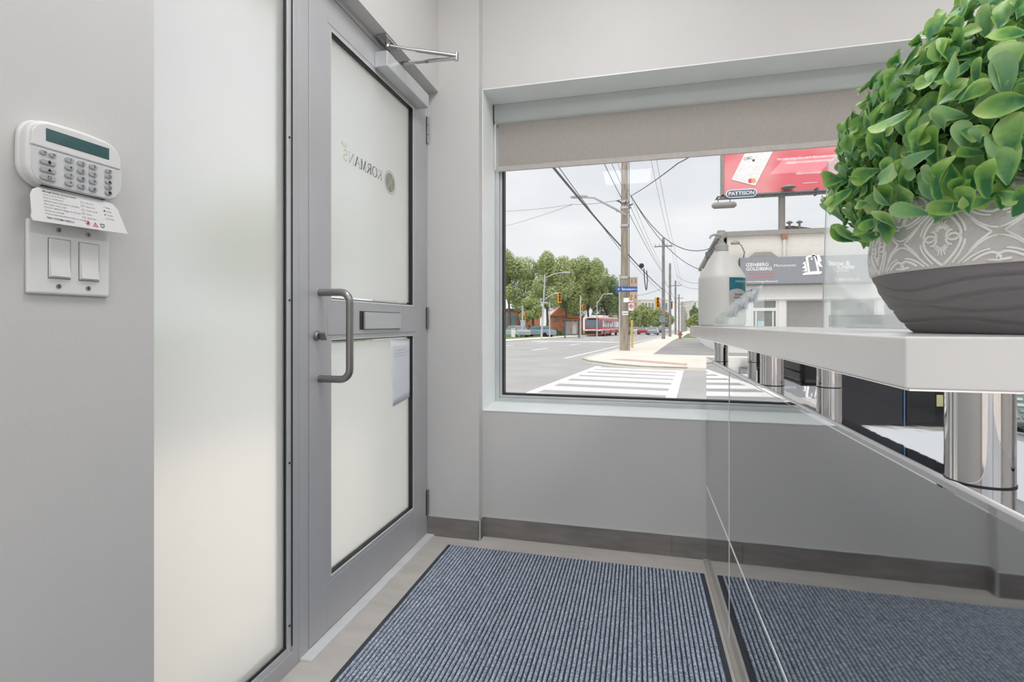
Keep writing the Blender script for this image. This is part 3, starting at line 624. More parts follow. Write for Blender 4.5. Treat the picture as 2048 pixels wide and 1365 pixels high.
# ================================================================ potted plant
pcx, pcy = .464, .734
pt = thing('potted_plant', 'round green leafy plant in carved white and grey pot on the near counter', 'plant', (pcx, pcy, ST))
import bisect
PROF = [(0, .121), (.004, .126), (.02, .138), (.045, .154), (.067, .163), (.0745, .1655), (.095, .168), (.12, .1665), (.145, .160), (.160, .152), (.170, .145), (.173, .142)]
def rz(z):
    z = max(0, min(.173, z))
    for (z0, r0), (z1, r1) in zip(PROF, PROF[1:]):
        if z <= z1: return r0 + (r1 - r0) * (z - z0) / (z1 - z0)
    return PROF[-1][1]
BZ = .0735
def bowl(r, z, a):
    if z < BZ - .001:
        g_ = 0
        for k, (zz, am, ph_) in enumerate(((.013, .003, .4), (.029, .0035, 1.7), (.043, .0055, 3.0), (.058, .0055, 3.3))):
            c0 = zz + am * sin(a * 4 + ph_) + am * .5 * sin(a * 7 + ph_ * 2)
            g_ += .0022 * math.exp(-((z - c0) / .0014) ** 2) - .0010 * math.exp(-((z - c0 - .004) / .004) ** 2)
        return r - g_
    return r
grey_m = mat('pot_grey', (122, 118, 120), .75, var=.03, bump=.15, bscale=250); cream = mat('pot_white', (204, 201, 198), .7, var=.03, bump=.2, bscale=200)
zz = [i * BZ / 66 for i in range(67)]
MB().lathe([(rz(z), z) for z in zz], (pcx, pcy, ST + .0005), 300, bowl).build('pot_base', grey_m, pt, smooth='all')
zz = [BZ + (.173 - BZ) * i / 24 for i in range(25)]
pr_ = [(rz(BZ) + .0008, BZ - .0005)] + [(rz(z) + .0008, z) for z in zz] + [(.136, .173), (.132, .166), (.13, .15)]
MB().lathe(pr_, (pcx, pcy, ST), 160).build('pot_band', cream, pt, smooth='all')
# raised hearts, fans and diamonds carried round the band
mb = MB(); NC = 11; cellw = 2 * pi / NC; zmid, hh_ = .105, .036
# phase: one column of upright hearts faces the door side
PH0 = radians(-149.3)
def onpot(s_, t__, o): # s_ in cell widths, t__ in metres up
    a = s_ * cellw + PH0; z = zmid + t__
    return Vector((pcx + (rz(z) + o) * cos(a), pcy + (rz(z) + o) * sin(a), ST + z))
def relief(pts_, r=.0013):
    ok = [p for p in pts_ if BZ + .001 < zmid + p[1] < .172]
    if len(ok) > 2: mb.tube([onpot(p[0], p[1], .0008 + r * .35) for p in ok], r * 1.15, 6)
CW = .165 * cellw          # metres per cell
def heart(sc, cx_, cz_h, rot, s1=1.0):
    for side in (-1, 1):
        p_ = []
        for i in range(17):                 # lobe from the point round to an inward scroll
            t = i / 16
            if t < .5: q = t / .5; x_, y_ = .0180 * sin(q * pi / 2) ** .9, .027 * (1 - q) ** 1.1
            else:
                q = (t - .5) / .5; a = -q * pi * 1.5; rr_ = .0075 * (1 - .35 * q); x_, y_ = .0180 - .0075 + rr_ * cos(a), rr_ * sin(a)
            p_.append((x_ * side * s1, y_ * s1))
        relief([((cx_ * CW + (x_ * cos(rot) - y_ * sin(rot))) / CW, cz_h + x_ * sin(rot) + y_ * cos(rot)) for x_, y_ in p_], .0014)
    for side in (-1, 1):                    # a second, outer contour round the lobe
        p_ = [(.0215 * sin(q * pi / 2) ** .9 * side * s1, (.033 * (1 - q) ** 1.1 + .001) * s1) for q in [i / 12 for i in range(13)]]
        relief([((cx_ * CW + (x_ * cos(rot) - y_ * sin(rot))) / CW, cz_h + x_ * sin(rot) + y_ * cos(rot)) for x_, y_ in p_], .0011)
    for k in range(9):                      # fan petals
        a = pi / 2 + (k - 4) * .33; r0, r1 = .003, (.0125 if abs(k - 4) < 2 else .0095)
        q0, q1 = (r0 * cos(a) * s1, (.004 + r0 * sin(a)) * s1), (r1 * cos(a) * s1 * .85, (.004 + r1 * sin(a)) * s1)
        pp = [((cx_ * CW + ((q0[0] + (q1[0] - q0[0]) * u) * cos(rot) - (q0[1] + (q1[1] - q0[1]) * u) * sin(rot))) / CW, cz_h + (q0[0] + (q1[0] - q0[0]) * u) * sin(rot) + (q0[1] + (q1[1] - q0[1]) * u) * cos(rot)) for u in (0, .33, .66, 1)]
        relief(pp, .0009)
for c_ in range(NC):
    heart(mb, c_, .003, 0); heart(mb, c_, -.003, pi)
    for dz in (-.038, .038):
        for sgn in (-1, 1): heart(mb, c_ + .5 + sgn * .05, dz, -sgn * pi / 2, .95)
    for sgn in (-1, 1):
        relief([(c_ + .5 + sgn * .05, .0), (c_ + .5 + sgn * .16, .009), (c_ + .5 + sgn * .24, .018)]); relief([(c_ + .5 + sgn * .05, .0), (c_ + .5 + sgn * .16, -.009), (c_ + .5 + sgn * .24, -.018)])
        relief([(c_ + sgn * (.5 - .5 * i / 10) * (1 if False else 1), .032 * (1 - cos(pi * i / 10)) / 2 * 1.0 + (.004)) for i in range(0, 11)], .0010)
        relief([(c_ + sgn * (.5 - .5 * i / 10), -.032 * (1 - cos(pi * i / 10)) / 2 - (.004)) for i in range(0, 11)], .0010)
o = mb.build('carved_relief', mat('pot_relief', (244, 242, 239), .7, var=.02), pt, smooth='all')
MB().box((pcx - .09, pcy - .1, ST + .14), (pcx + .09, pcy + .1, ST + .15)).build('soil', mat('soil', (60, 52, 44), .9), pt)

def leaf_mat(name='leaf_green', dark=False):
    m = bpy.data.materials.new(name); m.use_nodes = True; n = m.node_tree; b = n.nodes['Principled BSDF']; b.inputs['Roughness'].default_value = .42; b.inputs['Specular IOR Level'].default_value = .4
    uv = n.nodes.new('ShaderNodeUVMap'); sp = n.nodes.new('ShaderNodeSeparateXYZ'); n.links.new(uv.outputs[0], sp.inputs[0])
    geo = n.nodes.new('ShaderNodeNewGeometry'); oi = n.nodes.new('ShaderNodeObjectInfo')
    ad = n.nodes.new('ShaderNodeMath'); ad.operation = 'ADD'; n.links.new(geo.outputs['Random Per Island'], ad.inputs[0]); n.links.new(oi.outputs['Random'], ad.inputs[1])
    frc = n.nodes.new('ShaderNodeMath'); frc.operation = 'FRACT'; n.links.new(ad.outputs[0], frc.inputs[0])
    # distance from the midrib centre: pale margin, dark heart
    nz = n.nodes.new('ShaderNodeTexNoise'); nz.inputs['Scale'].default_value = 95; nz.inputs['Detail'].default_value = 3
    n.links.new(geo.outputs['Position'], nz.inputs['Vector'])
    m1 = n.nodes.new('ShaderNodeMath'); m1.operation = 'MULTIPLY_ADD'; n.links.new(nz.outputs['Fac'], m1.inputs[0]); m1.inputs[1].default_value = .7; n.links.new(sp.outputs[0], m1.inputs[2])
    m2 = n.nodes.new('ShaderNodeMath'); m2.operation = 'MULTIPLY_ADD'; n.links.new(frc.outputs[0], m2.inputs[0]); m2.inputs[1].default_value = .45; n.links.new(m1.outputs[0], m2.inputs[2])
    r = n.nodes.new('ShaderNodeValToRGB'); e = r.color_ramp.elements
    e[0].position = .42; e[0].color = lin((60, 124, 74)) + (1,); e[1].position = .72; e[1].color = lin((142, 190, 92)) + (1,)
    x_ = e.new(.98); x_.color = lin((200, 220, 140)) + (1,)
    sc = n.nodes.new('ShaderNodeMath'); sc.operation = 'MULTIPLY'; sc.inputs[1].default_value = .62; n.links.new(m2.outputs[0], sc.inputs[0]); n.links.new(sc.outputs[0], r.inputs[0])
    cool = n.nodes.new('ShaderNodeMix'); cool.data_type = 'RGBA'; cool.blend_type = 'MIX'; cool.inputs[7].default_value = lin((126, 176, 144)) + (1,)
    gt = n.nodes.new('ShaderNodeMapRange'); gt.inputs[1].default_value = .6; gt.inputs[2].default_value = 1; gt.inputs[3].default_value = 0; gt.inputs[4].default_value = .7
    n.links.new(frc.outputs[0], gt.inputs[0]); n.links.new(gt.outputs[0], cool.inputs[0]); n.links.new(r.outputs[0], cool.inputs[6])
    n.links.new(cool.outputs[2], b.inputs['Base Color'])
    wv = n.nodes.new('ShaderNodeTexWave'); wv.inputs['Scale'].default_value = 3; wv.inputs['Distortion'].default_value = 3; n.links.new(uv.outputs[0], wv.inputs[0])
    bm = n.nodes.new('ShaderNodeBump'); bm.inputs['Strength'].default_value = .15; bm.inputs['Distance'].default_value = .002; n.links.new(nz.outputs['Fac'], bm.inputs['Height']); n.links.new(bm.outputs[0], b.inputs['Normal'])
    tl = n.nodes.new('ShaderNodeBsdfTranslucent'); n.links.new(cool.outputs[2], tl.inputs[0]); mx = n.nodes.new('ShaderNodeMixShader'); mx.inputs[0].default_value = .22
    o_ = n.nodes['Material Output']; n.links.new(b.outputs[0], mx.inputs[1]); n.links.new(tl.outputs[0], mx.inputs[2]); n.links.new(mx.outputs[0], o_.inputs[0])
    return m
leaf_m = leaf_mat()
def leaf_verts(kind, rnd):
    L_, W_ = 1.0, (.80, .68, .58)[kind % 3]; cup = rnd.uniform(-.35, .5); curl = rnd.uniform(-.45, .8); wavy = rnd.uniform(0, .10); ph_ = rnd.uniform(0, 6)
    vs, uvs = [], []
    TS = (0, .12, .3, .5, .68, .82, .92, .98, 1.0); NU, NV = 4, 8
    for j in range(NV + 1):
        t = TS[j]; wd = max(.02, W_ / 2 * 1.22 * t ** .75 * sqrt(max(0, 1 - t ** 4)), .10 * W_ * (t == 1))
        for i in range(NU + 1):
            s_ = i / NU * 2 - 1
            vs.append(Vector((s_ * wd, t * L_ , cup * (s_ * wd * 2) ** 2 - curl * t * t * .6 + wavy * sin(t * 7 + ph_) * s_)))
            uvs.append((min(1, max(abs(s_) ** 3 * .75, t ** 2.0 * .95)), t))
    fs = [(j*(NU+1)+i, j*(NU+1)+i+1, (j+1)*(NU+1)+i+1, (j+1)*(NU+1)+i) for j in range(NV) for i in range(NU)]
    return vs, fs, uvs
def mk_mesh(name, vs, fs, uvs, m_):
    me = bpy.data.meshes.new(name); me.from_pydata([tuple(v) for v in vs], [], fs); me.materials.append(m_)
    ul = me.uv_layers.new(name='UVMap')
    for lp in me.loops: ul.data[lp.index].uv = uvs[lp.vertex_index]
    for p in me.polygons: p.use_smooth = True
    return me
rnd = random.Random(11)
variants = [mk_mesh('leaf', *leaf_verts(k, rnd), leaf_m) for k in range(14)]
raw = [leaf_verts(k, rnd) for k in range(10)]
BC = Vector((pcx, pcy, 1.225)); BR = .218
cands = []
NPT = 3400
for i in range(NPT):                                  # golden-angle points on a ball
    zf = 1 - 2 * (i + .5) / NPT; a = i * 2.39996
    n_ = Vector((sqrt(1 - zf * zf) * cos(a), sqrt(1 - zf * zf) * sin(a), zf))
    n_ = (n_ + Vector((rnd.gauss(0, .05), rnd.gauss(0, .05), rnd.gauss(0, .05)))).normalized()
    r_ = BR * rnd.choice((.98, .92, .86, .8, .72)) * rnd.uniform(.96, 1.04)
    p = BC + n_ * r_
    if p.z < ST + .150 and (Vector((p.x - pcx, p.y - pcy)).length < .175): continue
    if p.z < ST + .125: continue
    cands.append((p, n_, r_ / BR))
camv = Vector((0, 0, CAM_H))
def score(c): return (c[0] - camv).length - .0 + (0.35 if c[1].dot((camv - c[0]).normalized()) < -.1 else 0) + (.25 if c[2] < .8 else 0)
cands.sort(key=score)
rest_v, rest_f, rest_u = [], [], []
for idx, (p, n_, q) in enumerate(cands):
    ref = Vector((0, 0, 1)) if rnd.random() < .45 else Vector((rnd.gauss(0, 1), rnd.gauss(0, 1), rnd.gauss(0, .6)))
    tang = (ref - n_ * ref.dot(n_)); tang = tang.normalized() if tang.length > .1 else n_.orthogonal().normalized()
    along = (tang * rnd.uniform(.5, 1) + n_ * rnd.uniform(.05, .75)).normalized()
    nrm = (n_ - along * n_.dot(along)).normalized()
    nrm = (nrm + along.cross(nrm) * rnd.gauss(0, .35)).normalized(); side = along.cross(nrm)
    size = rnd.choice((.027, .033, .037, .041, .021)) * rnd.uniform(.9, 1.1)
    M = Matrix(((side.x, along.x, nrm.x, 0), (side.y, along.y, nrm.y, 0), (side.z, along.z, nrm.z, 0), (0, 0, 0, 1)))
    base = p - along * size * .5
    if idx < 300:
        o = bpy.data.objects.new('leaf', variants[idx % 14]); C.objects.link(o); o.parent = pt
        o.matrix_parent_inverse = Matrix.Translation(-parent_loc(pt)); o.matrix_basis = Matrix.Translation(base) @ M @ Matrix.Diagonal((size, size, size, 1))
    else:
        vs, fs, us = raw[idx % 10]; k0 = len(rest_v)
        rest_v += [Matrix.Translation(base) @ (M.to_3x3().to_4x4() @ (v * size)) for v in vs]; rest_f += [tuple(x + k0 for x in f) for f in fs]; rest_u += us
me = mk_mesh('foliage', rest_v, rest_f, rest_u, leaf_m); o = bpy.data.objects.new('foliage', me); C.objects.link(o); o.parent = pt; o.matrix_parent_inverse = Matrix.Translation(-parent_loc(pt)); stuff(o)
mb = MB()
for i in range(150):
    a, e_ = rnd.uniform(0, 2*pi), rnd.uniform(-.35, 1.5); n_ = Vector((cos(a) * cos(e_), sin(a) * cos(e_), sin(e_)))
    p1 = BC + n_ * BR * .9; 
    if p1.z < ST + .14: continue
    mb.tube([BC + n_ * .03 + Vector((0, 0, -.05)), BC + n_ * BR * .5, p1], [.0016, .0012, .0007], 4)
stuff(mb.build('stems', mat('stem_green', (96, 130, 84), .6), pt))
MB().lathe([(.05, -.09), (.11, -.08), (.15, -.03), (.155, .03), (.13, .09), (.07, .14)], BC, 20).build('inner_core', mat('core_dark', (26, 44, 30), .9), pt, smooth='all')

# ================================================================ OUTSIDE
SA = radians(5.78); SV = Vector((sin(SA), cos(SA), 0)); LV = Vector((-cos(SA), sin(SA), 0))
def gz(u): return -.16 - .01 * u
def W(u, v, z=0.0, rel=True): p = SV * u + LV * v; p.z = (gz(u) if rel else 0) + z; return p
def slab(mb, pts_, z0, z1):                   # ground polygon in street coordinates
    poly = [W(u, v, z0) for u, v in pts_]; mb.prism(poly, (0, 0, z1 - z0)); return mb
asph = mat('asphalt', (172, 171, 170), .9, var=.05, vscale=.6, bump=.3, bscale=30)
asph2 = mat('asphalt_lot', (154, 152, 151), .9, var=.05, vscale=.4, bump=.3, bscale=30)
conc = mat('sidewalk_concrete', (226, 218, 208), .9, var=.04, vscale=.8)
kerb = mat('kerb_concrete', (205, 201, 195), .9, var=.04)
paint = mat('road_paint', (250, 249, 246), .8, var=.03, vscale=5)
brickp = mat('brown_paver', (196, 170, 154), .9, var=.08, vscale=6)
grass_m = mat('grass_green', (104, 130, 78), .95, var=.15, vscale=2)
struct(slab(MB(), [(2.9, -40), (2.9, 17), (-60, 17), (-60, 60), (400, 60), (400, -60), (2.9, -60)][:0] or [(-60, -60), (400, -60), (400, 60), (-60, 60)], -.5, 0).build('road', asph))
# our own side: sidewalk strip along the building front
# far-side corner island: sidewalk, kerb, pavers, parking lot
corner = [(15.35, -30), (15.35, .2), (15.42, 1.43), (16.0, 2.3), (16.6, 2.85), (17.3, 3.45), (18.6, 3.95), (21, 4.05), (26, 4.0), (34, 4.05), (300, 4.4), (300, -60)]
struct(slab(MB(), corner, 0, .09).build('sidewalk', conc))
kin = [(u + (.16 if i < 6 else 0), v - (.16 if i > 3 else 0)) for i, (u, v) in enumerate(corner[:11])]
mb = MB()
for (a, b, c_, d) in zip(corner[1:10], corner[2:11], kin[2:11], kin[1:10]): slab(mb, [a, b, c_, d], .05, .10)
struct(mb.build('kerb', kerb))
struct(slab(MB(), [(18.1, 2.84), (18.7, 2.47), (16.9, .22), (16.0, .25)], .09, .098).build('pavers', brickp))
struct(slab(MB(), [(22.7, 1.70), (22.4, -.5), (22.3, -30), (60, -30), (60, 1.9), (48, 1.95)], .09, .097).build('parking_lot', asph2))
struct(slab(MB(), [(62, 1.5), (62, -6), (120, -6), (120, 1.5)], .09, .11).build('grass_verge', grass_m))
struct(slab(MB(), [(-60, -60), (2.2, -60), (6.3, -30), (6.3, 3.2), (5.2, 4.2), (3.4, 4.6), (-60, 4.6)], 0, .06).build('near_sidewalk', conc))
# painted markings
cw = empty('crosswalk'); struct(cw)
for v0, v1 in ((2.76, 2.94), (.30, .48)): slab(MB(), [(6.35, v0), (15.25 if v0 < 1 else 15.9, v0), (15.2 if v0 < 1 else 15.9, v1), (6.35, v1)], 0, .006).build('border_line', paint, cw)
for k, u in enumerate((15.3, 14.35, 13.35, 12.35, 11.25, 10.1, 8.95, 7.8)):
    sk = .30 - .055 * k; wd = .56 + .012 * k
    slab(MB(), [(u + sk/2, 2.76), (u - sk/2, .48), (u - sk/2 - wd, .48), (u + sk/2 - wd, 2.76)], 0, .006).build('stripe', paint, cw)
ll = empty('lane_markings'); struct(ll)
slab(MB(), [(19.7, 4.80), (140, 4.9), (140, 5.02), (19.7, 4.93)], 0, .005).build('edge_line', paint, ll)
for u in [17.2 + 8.85 * i for i in range(14)]: slab(MB(), [(u, 8.2), (u + 3.1, 8.2), (u + 3.1, 8.34), (u, 8.34)], 0, .005).build('dash', paint, ll)
for u in [30 + 9 * i for i in range(9)]: slab(MB(), [(u, 11.8), (u + 3, 11.8), (u + 3, 11.93), (u, 11.93)], 0, .005).build('dash', paint, ll)
slab(MB(), [(44, 4.9), (45.2, 4.9), (45.2, 14.2), (44, 14.2)], 0, .004).build('stop_line', paint, ll)
struct(slab(MB(), [(-60, 15.2), (58, 15.2), (300, 14.6), (300, 20), (-60, 20)], 0, .10).build('far_sidewalk', conc))
struct(slab(MB(), [(-60, 17.8), (300, 17.6), (300, 60), (-60, 60)], .09, .14).build('lawn', grass_m))
# slab below our building
struct(MB().box((XD - .3, YB - .2, -1.2), (XR + .2, YO, -.141)).build('foundation', kerb))

def trib(px, d):                              # a bearing and a depth from the shop window -> place on the ground
    l = (px - 1024) / FPX * d; p = Vector((-sin(YAW) * d + cos(YAW) * l, cos(YAW) * d + sin(YAW) * l, 0)); p.z = gz(p.dot(SV)); return p
def at(px, py, d): p = trib(px, d); p.z = CAM_H - (py - 647) / FPX * d; return p

wood = mat('pole_wood', (158, 146, 130), .9, var=.16, vscale=3, stretch=(6, 6, .6))
wood2 = mat('pole_wood_far', (140, 136, 134), .9, var=.1, vscale=2)
galv = mat('galvanised_metal', (196, 198, 200), .5, .3, var=.03)
cable_m = mat('cable_grey', (92, 94, 100), .7)
sigy = mat('signal_yellow', (242, 178, 60), .5); blk = mat('signal_black', (40, 36, 34), .5)
# utility poles
def upole(u, v, h, r, lab, m_=wood2, arm=None):
    b = W(u, v); t = thing('utility_pole', lab, 'utility pole', tuple(b), 'utility poles along the street')
    MB().tube([b - Vector((0, 0, .1)), b + Vector((0, 0, h))], [r, r * .72], 14).build('shaft', m_, t, smooth=True)
    if arm:
        MB().obox(b + Vector((0, 0, h - arm)), LV * .95, SV * .05, (0, 0, .06)).build('crossarm', m_, t)
        for s_ in (-.85, -.4, .4, .85):
            MB().tube([b + Vector((0, 0, h - arm + .06)) + LV * s_, b + Vector((0, 0, h - arm + .28)) + LV * s_], .05, 8).build('insulator', galv, t)
    return t, b
p1, b1 = upole(25.86, 3.33, 13.2, .205, 'tall weathered wooden pole carrying the blue street sign', wood, .5)
MB().tube([b1 + LV * .23 + SV * -.05, b1 + LV * .23 + SV * -.05 + Vector((0, 0, 3.9))], .05, 8).build('conduit', galv, p1)
MB().tube([b1 - LV * .24, b1 - LV * .22 + Vector((0, 0, 10.5))], .018, 6).build('ground_wire', cable_m, p1)
# luminaire arm
a0 = at(1253, 431, 25.4); pts_ = [a0, at(1230, 418, 24.6), at(1205, 405, 24.0), at(1188, 396, 23.7), at(1168, 395, 23.4)]
MB().tube(pts_, [.06, .055, .05, .045, .04], 8).build('lamp_arm', galv, p1, smooth=True)
o = MB().lathe([(.05, 0), (.17, .03), (.20, .09), (.15, .15), (.05, .18)], (0, 0, 0), 12).build('lamp_head', galv, p1, smooth=True)
o.matrix_parent_inverse = Matrix.Translation(-b1); o.matrix_basis = Matrix.Translation(at(1158, 397, 23.3)) @ Matrix.Diagonal((2.1, 1, .9, 1))
for zz_, s_ in ((7.2, .3), (7.5, .26), (6.3, .27), (3.7, .25)):
    MB().tube([b1 + Vector((0, 0, zz_)), b1 + Vector((0, 0, zz_ + .12))], .215, 14).build('band', galv, p1)
for i in range(7):
    a = i * 1.1; MB().tube([b1 + Vector((0, 0, 7.1 + .08 * i)) + (LV * cos(a) + SV * sin(a)) * .2, b1 + Vector((0, 0, 7.15 + .09 * i)) + (LV * cos(a) + SV * sin(a)) * .42], .035, 6).build('bracket', cable_m, p1)
# signs on the first pole
def board(name, px0, px1, py0, py1, d, m_, lab=None, cat='sign', th=.02, par=None):
    a, b, c_ = at(px0, py1, d), at(px1, py1, d), at(px0, py0, d)
    o = MB().prism([a, b, b + (c_ - a), c_], Vector((-sin(YAW), cos(YAW), 0)) * th).build(name, m_, par)
    if lab: tag(o, lab, cat)
    return o, a, (b - a), (c_ - a)
CR = Vector((cos(YAW), sin(YAW), 0)); ZV = Vector((0, 0, 1)); CF = Vector((-sin(YAW), cos(YAW), 0))
def bt(name, s_, px, py, d, size, m_, par, align='CENTER', bold=0): return text(name, s_, at(px, py, d) - CF * .012, CR, ZV, size, m_, par, align, bold=bold)
sb, *_ = board('street_name_sign', 1232, 1274.5, 573.5, 584, 25.0, mat('sign_blue', (38, 88, 172), .4), 'blue street name sign with white arrow across the wooden pole', 'street sign')
bt('sign_text', '← Saranac', 1234.5, 578.8, 24.98, .172, ink_w, sb, 'LEFT', .012); bt('sign_text', 'Blvd', 1264.8, 579.2, 24.98, .115, ink_w, sb, 'LEFT', .01)
for (x0, x1, y0, y1, s_, lab) in ((1247, 1257.5, 596, 605, '', 'small blank white plate above the no-parking signs'), (1257.8, 1266, 595, 604, 'o', 'upper white no-parking sign on the wooden pole'), (1257, 1267, 607, 621.5, 'o', 'larger white no-parking sign below on the wooden pole'), (1244.5, 1256.5, 623, 630.5, '-', 'narrow white notice strapped round the wooden pole')):
    so, *_ = board('pole_sign', x0, x1, y0, y1, 25.02, ink_w, lab, 'sign')
    xc, yc = (x0 + x1) / 2, (y0 + y1) / 2
    if s_ == 'o':
        c0 = at(xc, yc - 1.5, 25.0) - CF * .01; rr_ = (x1 - x0) * .36 / FPX * 25; mb = MB()
        mb.tube([c0 + CR * rr_ * cos(a) + ZV * rr_ * sin(a) for a in [2*pi*i/16 for i in range(17)]], .012, 5); mb.tube([c0 + (CR * .7 - ZV * .7) * rr_, c0 - (CR * .7 - ZV * .7) * rr_], .012, 5); mb.build('prohibition_ring', ink_r, so)
        bt('sign_text', 'P', xc, yc - 1.5, 24.99, rr_ * 1.3, ink, so, 'CENTER', .02)
    elif s_ == '-':
        a = at(x0 + 1, yc - .6, 25.0) - CF * .01; MB().prism([a, at(x1 - 1, yc - .6, 25.0) - CF * .01, at(x1 - 1, yc + .8, 25.0) - CF * .01, at(x0 + 1, yc + .8, 25.0) - CF * .01], CF * .004).build('stripe', mat('mauve', (130, 120, 170), .6), so)
for u, v, h, lab in ((56.4, 3.18, 10.9, 'second wooden pole down the street with a crossarm'), (73, 3.24, 10.2, 'third pole, slightly leaning, beyond the grey sign'), (95.4, 3.29, 9.8, 'fourth pole down the street beside a pale signal'), (118, 3.35, 8.8, 'fifth pole down the street before the far thin ones')):
    upole(u, v, h, .19, lab, wood2, .9 if u < 60 or u > 90 else None)
for i, w_ in enumerate(('first', 'second', 'third', 'fourth', 'fifth', 'sixth', 'farthest')): upole(150 + 30 * i, 3.4 + .12 * i, 8.8, .2, '%s of the thin far poles fading down the street' % w_, wood2, .8)
yp = thing('yellow_post', 'slim yellow marker post standing behind the wooden pole', 'post', tuple(trib(1264, 29)))
yb0 = trib(1264, 29); ym = mat('post_yellow', (206, 182, 112), .7)
MB().tube([yb0, yb0 + Vector((0, 0, 1.62))], .07, 12).build('shaft', ym, yp, smooth=True); MB().lathe([(.075, 0), (.078, .03), (.03, .07)], yb0 + Vector((0, 0, 1.6)), 12).build('cap', ym, yp, smooth=True)
MB().box(yb0 - Vector((.13, .13, .0)), yb0 + Vector((.13, .13, .05))).build('base_plate', kerb, yp)
# hydrant
hb = trib(1360, 54); hb.z += .09; hy = thing('fire_hydrant', 'small brownish fire hydrant on the far sidewalk', 'hydrant', tuple(hb)); hm = mat('hydrant_brown', (150, 118, 92), .6)
MB().lathe([(.22, 0), (.22, .05), (.14, .06), (.14, .62), (.19, .64), (.19, .68), (.13, .78), (.04, .86)], hb, 14).build('barrel', hm, hy, smooth=True)
for s_ in (-1, 1): MB().tube([hb + ZV * .48, hb + ZV * .48 + CR * .26 * s_], .08, 10).build('nozzle', hm, hy)
# grey sign on pole 2, hanging coil
g2, *_ = board('grey_road_sign', 1318, 1330, 632, 645, 53.85, mat('sign_grey', (138, 146, 152), .5), 'grey square sign on the second pole', 'sign')

def wire(pts3, r, lab, sag=.3, grp='overhead wires above the street'):
    P = []
    for (a, b) in zip(pts3, pts3[1:]):
        for i in range(13):
            t = i / 12; q = a.lerp(b, t); q.z -= sag * 4 * t * (1 - t); P.append(q)
    o = MB().tube(P, r, 5).build('overhead_wire', cable_m, None, smooth='all'); tag(o, lab, 'wire', grp); return o
def pp(u, z, dv=0): return W(u, 3.33 + dv, z - gz(u))
P2, P3 = pp(56.4, 0), pp(73, 0)
wire([pp(3.2, 5.3), pp(25.86, 5.0, .25), pp(56.4, 4.75)], .035, 'thickest black cable slanting from the blind down past the wooden pole', .12)
wire([pp(3.2, 5.9, .1), pp(25.86, 4.8, .25), pp(56.4, 4.3)], .012, 'thin wire running just below the thickest cable', .1)
wire([pp(6, 8.6), pp(25.86, 7.45, .2), pp(56.4, 6.6)], .016, 'wire meeting the wooden pole left of its brackets', .25)
wire([pp(6, 9.6), pp(25.86, 8.1, .2), pp(56.4, 6.9, .1)], .012, 'upper wire just left of the pole top', .25)
wire([pp(6, 10.6, -.1), pp(25.86, 8.6, .15), pp(56.4, 7.3, .1)], .010, 'thin wire closest left of the pole top', .2)
wire([pp(25.86, 12.8, -.6), pp(56.4, 9.4, -.9), pp(95.4, 8.0, -.8)], .012, 'high wire right of the wooden pole reaching the crossarm', .5)
wire([pp(25.86, 12.8, -.95), pp(56.4, 9.4, -1.2), pp(95.4, 8.0, -1.2)], .012, 'rightmost of the two high wires to the crossarm', .5)
wire([pp(56.4, 6.4), pp(73, 6.0), pp(95.4, 5.4), pp(150, 4.2)], .02, 'cable strung between the second and farther poles', .3)
wire([pp(56.4, 5.4), pp(73, 5.0), pp(95.4, 4.6), pp(150, 3.6)], .02, 'lower cable strung between the farther poles', .3)
A1 = at(1262, 392, 25.3)
wire([A1, at(1424, 496, 24.6)], .02, 'long sagging wire from the wooden pole to the shop roof corner', 1.05)
wire([A1, at(1412, 543, 25.5)], .016, 'lower sagging wire from the wooden pole to the shop side', .75)
wire([A1, at(1357, 326, 16), at(1440, 268, 10)], .018, 'wire rising right from the wooden pole to the blind', .05)
wire([at(1255, 397, 25.4), at(1146, 409, 34), at(1000, 423, 46)], .012, 'upper thin wire crossing the street to the left', .1)
wire([at(1146, 409, 34), at(1000, 455, 46)], .012, 'lower thin wire branching left across the street', .1)
wire([at(1352, 550, 78), at(1400, 567, 60)], .02, 'short wire from the far poles toward the jug, upper', .4)
wire([at(1352, 562, 78), at(1400, 578, 60)], .02, 'short wire from the far poles toward the jug, lower', .4)
wire([at(1273, 592, 60), at(1325, 577, 54)], .02, 'low wire between the trees and the second pole', .1)
co = thing('cable_coil', 'black cable coil with hanging loop on the thick cable', 'cable', tuple(at(1283, 532, 33)))
c0 = at(1283, 532, 33)
MB().lathe([(.05, -.16), (.13, -.12), (.17, 0), (.13, .12), (.05, .16)], c0, 14).build('splice_case', blk, co, smooth=True)
MB().tube([at(1288, 537, 33), at(1289, 560, 33), at(1291.5, 578, 33), at(1292.5, 581, 33), at(1293.5, 578, 33), at(1295, 560, 33), at(1293, 541, 33)], .03, 6).build('loop', blk, co, smooth=True)

# street lamps and signals across the street
def lamp_post(px, d, ytop, lab, armpx, armpy, lean=0, r=.12):
    b = trib(px, d); t = thing('street_lamp', lab, 'street lamp', tuple(b), 'street lamps on the far side'); top = at(px + lean, ytop, d)
    MB().tube([b, top], [r, r * .6], 10).build('post', galv, t, smooth=True)
    e = at(armpx, armpy, d); m_ = top.lerp(e, .55); m_.z = e.z - .1
    MB().tube([top - ZV * .4, m_, e], .05, 6).build('arm', galv, t, smooth=True)
    MB().obox(e + CR * .25 * (1 if armpx > px else -1), CR * .45, CF * .14, ZV * .08).build('head', galv, t, bevel=.04)
    return t, b
lamp_post(1083, 57, 549, 'tall pale street lamp left of the big signal', 1128, 545.5, 7)
lamp_post(1194, 75, 603, 'short street lamp before the trees above the bus', 1216, 588)
lamp_post(1099.5, 60, 603, 'thin pale post with small head between the tree trunks', 1093, 606, 0, .08)
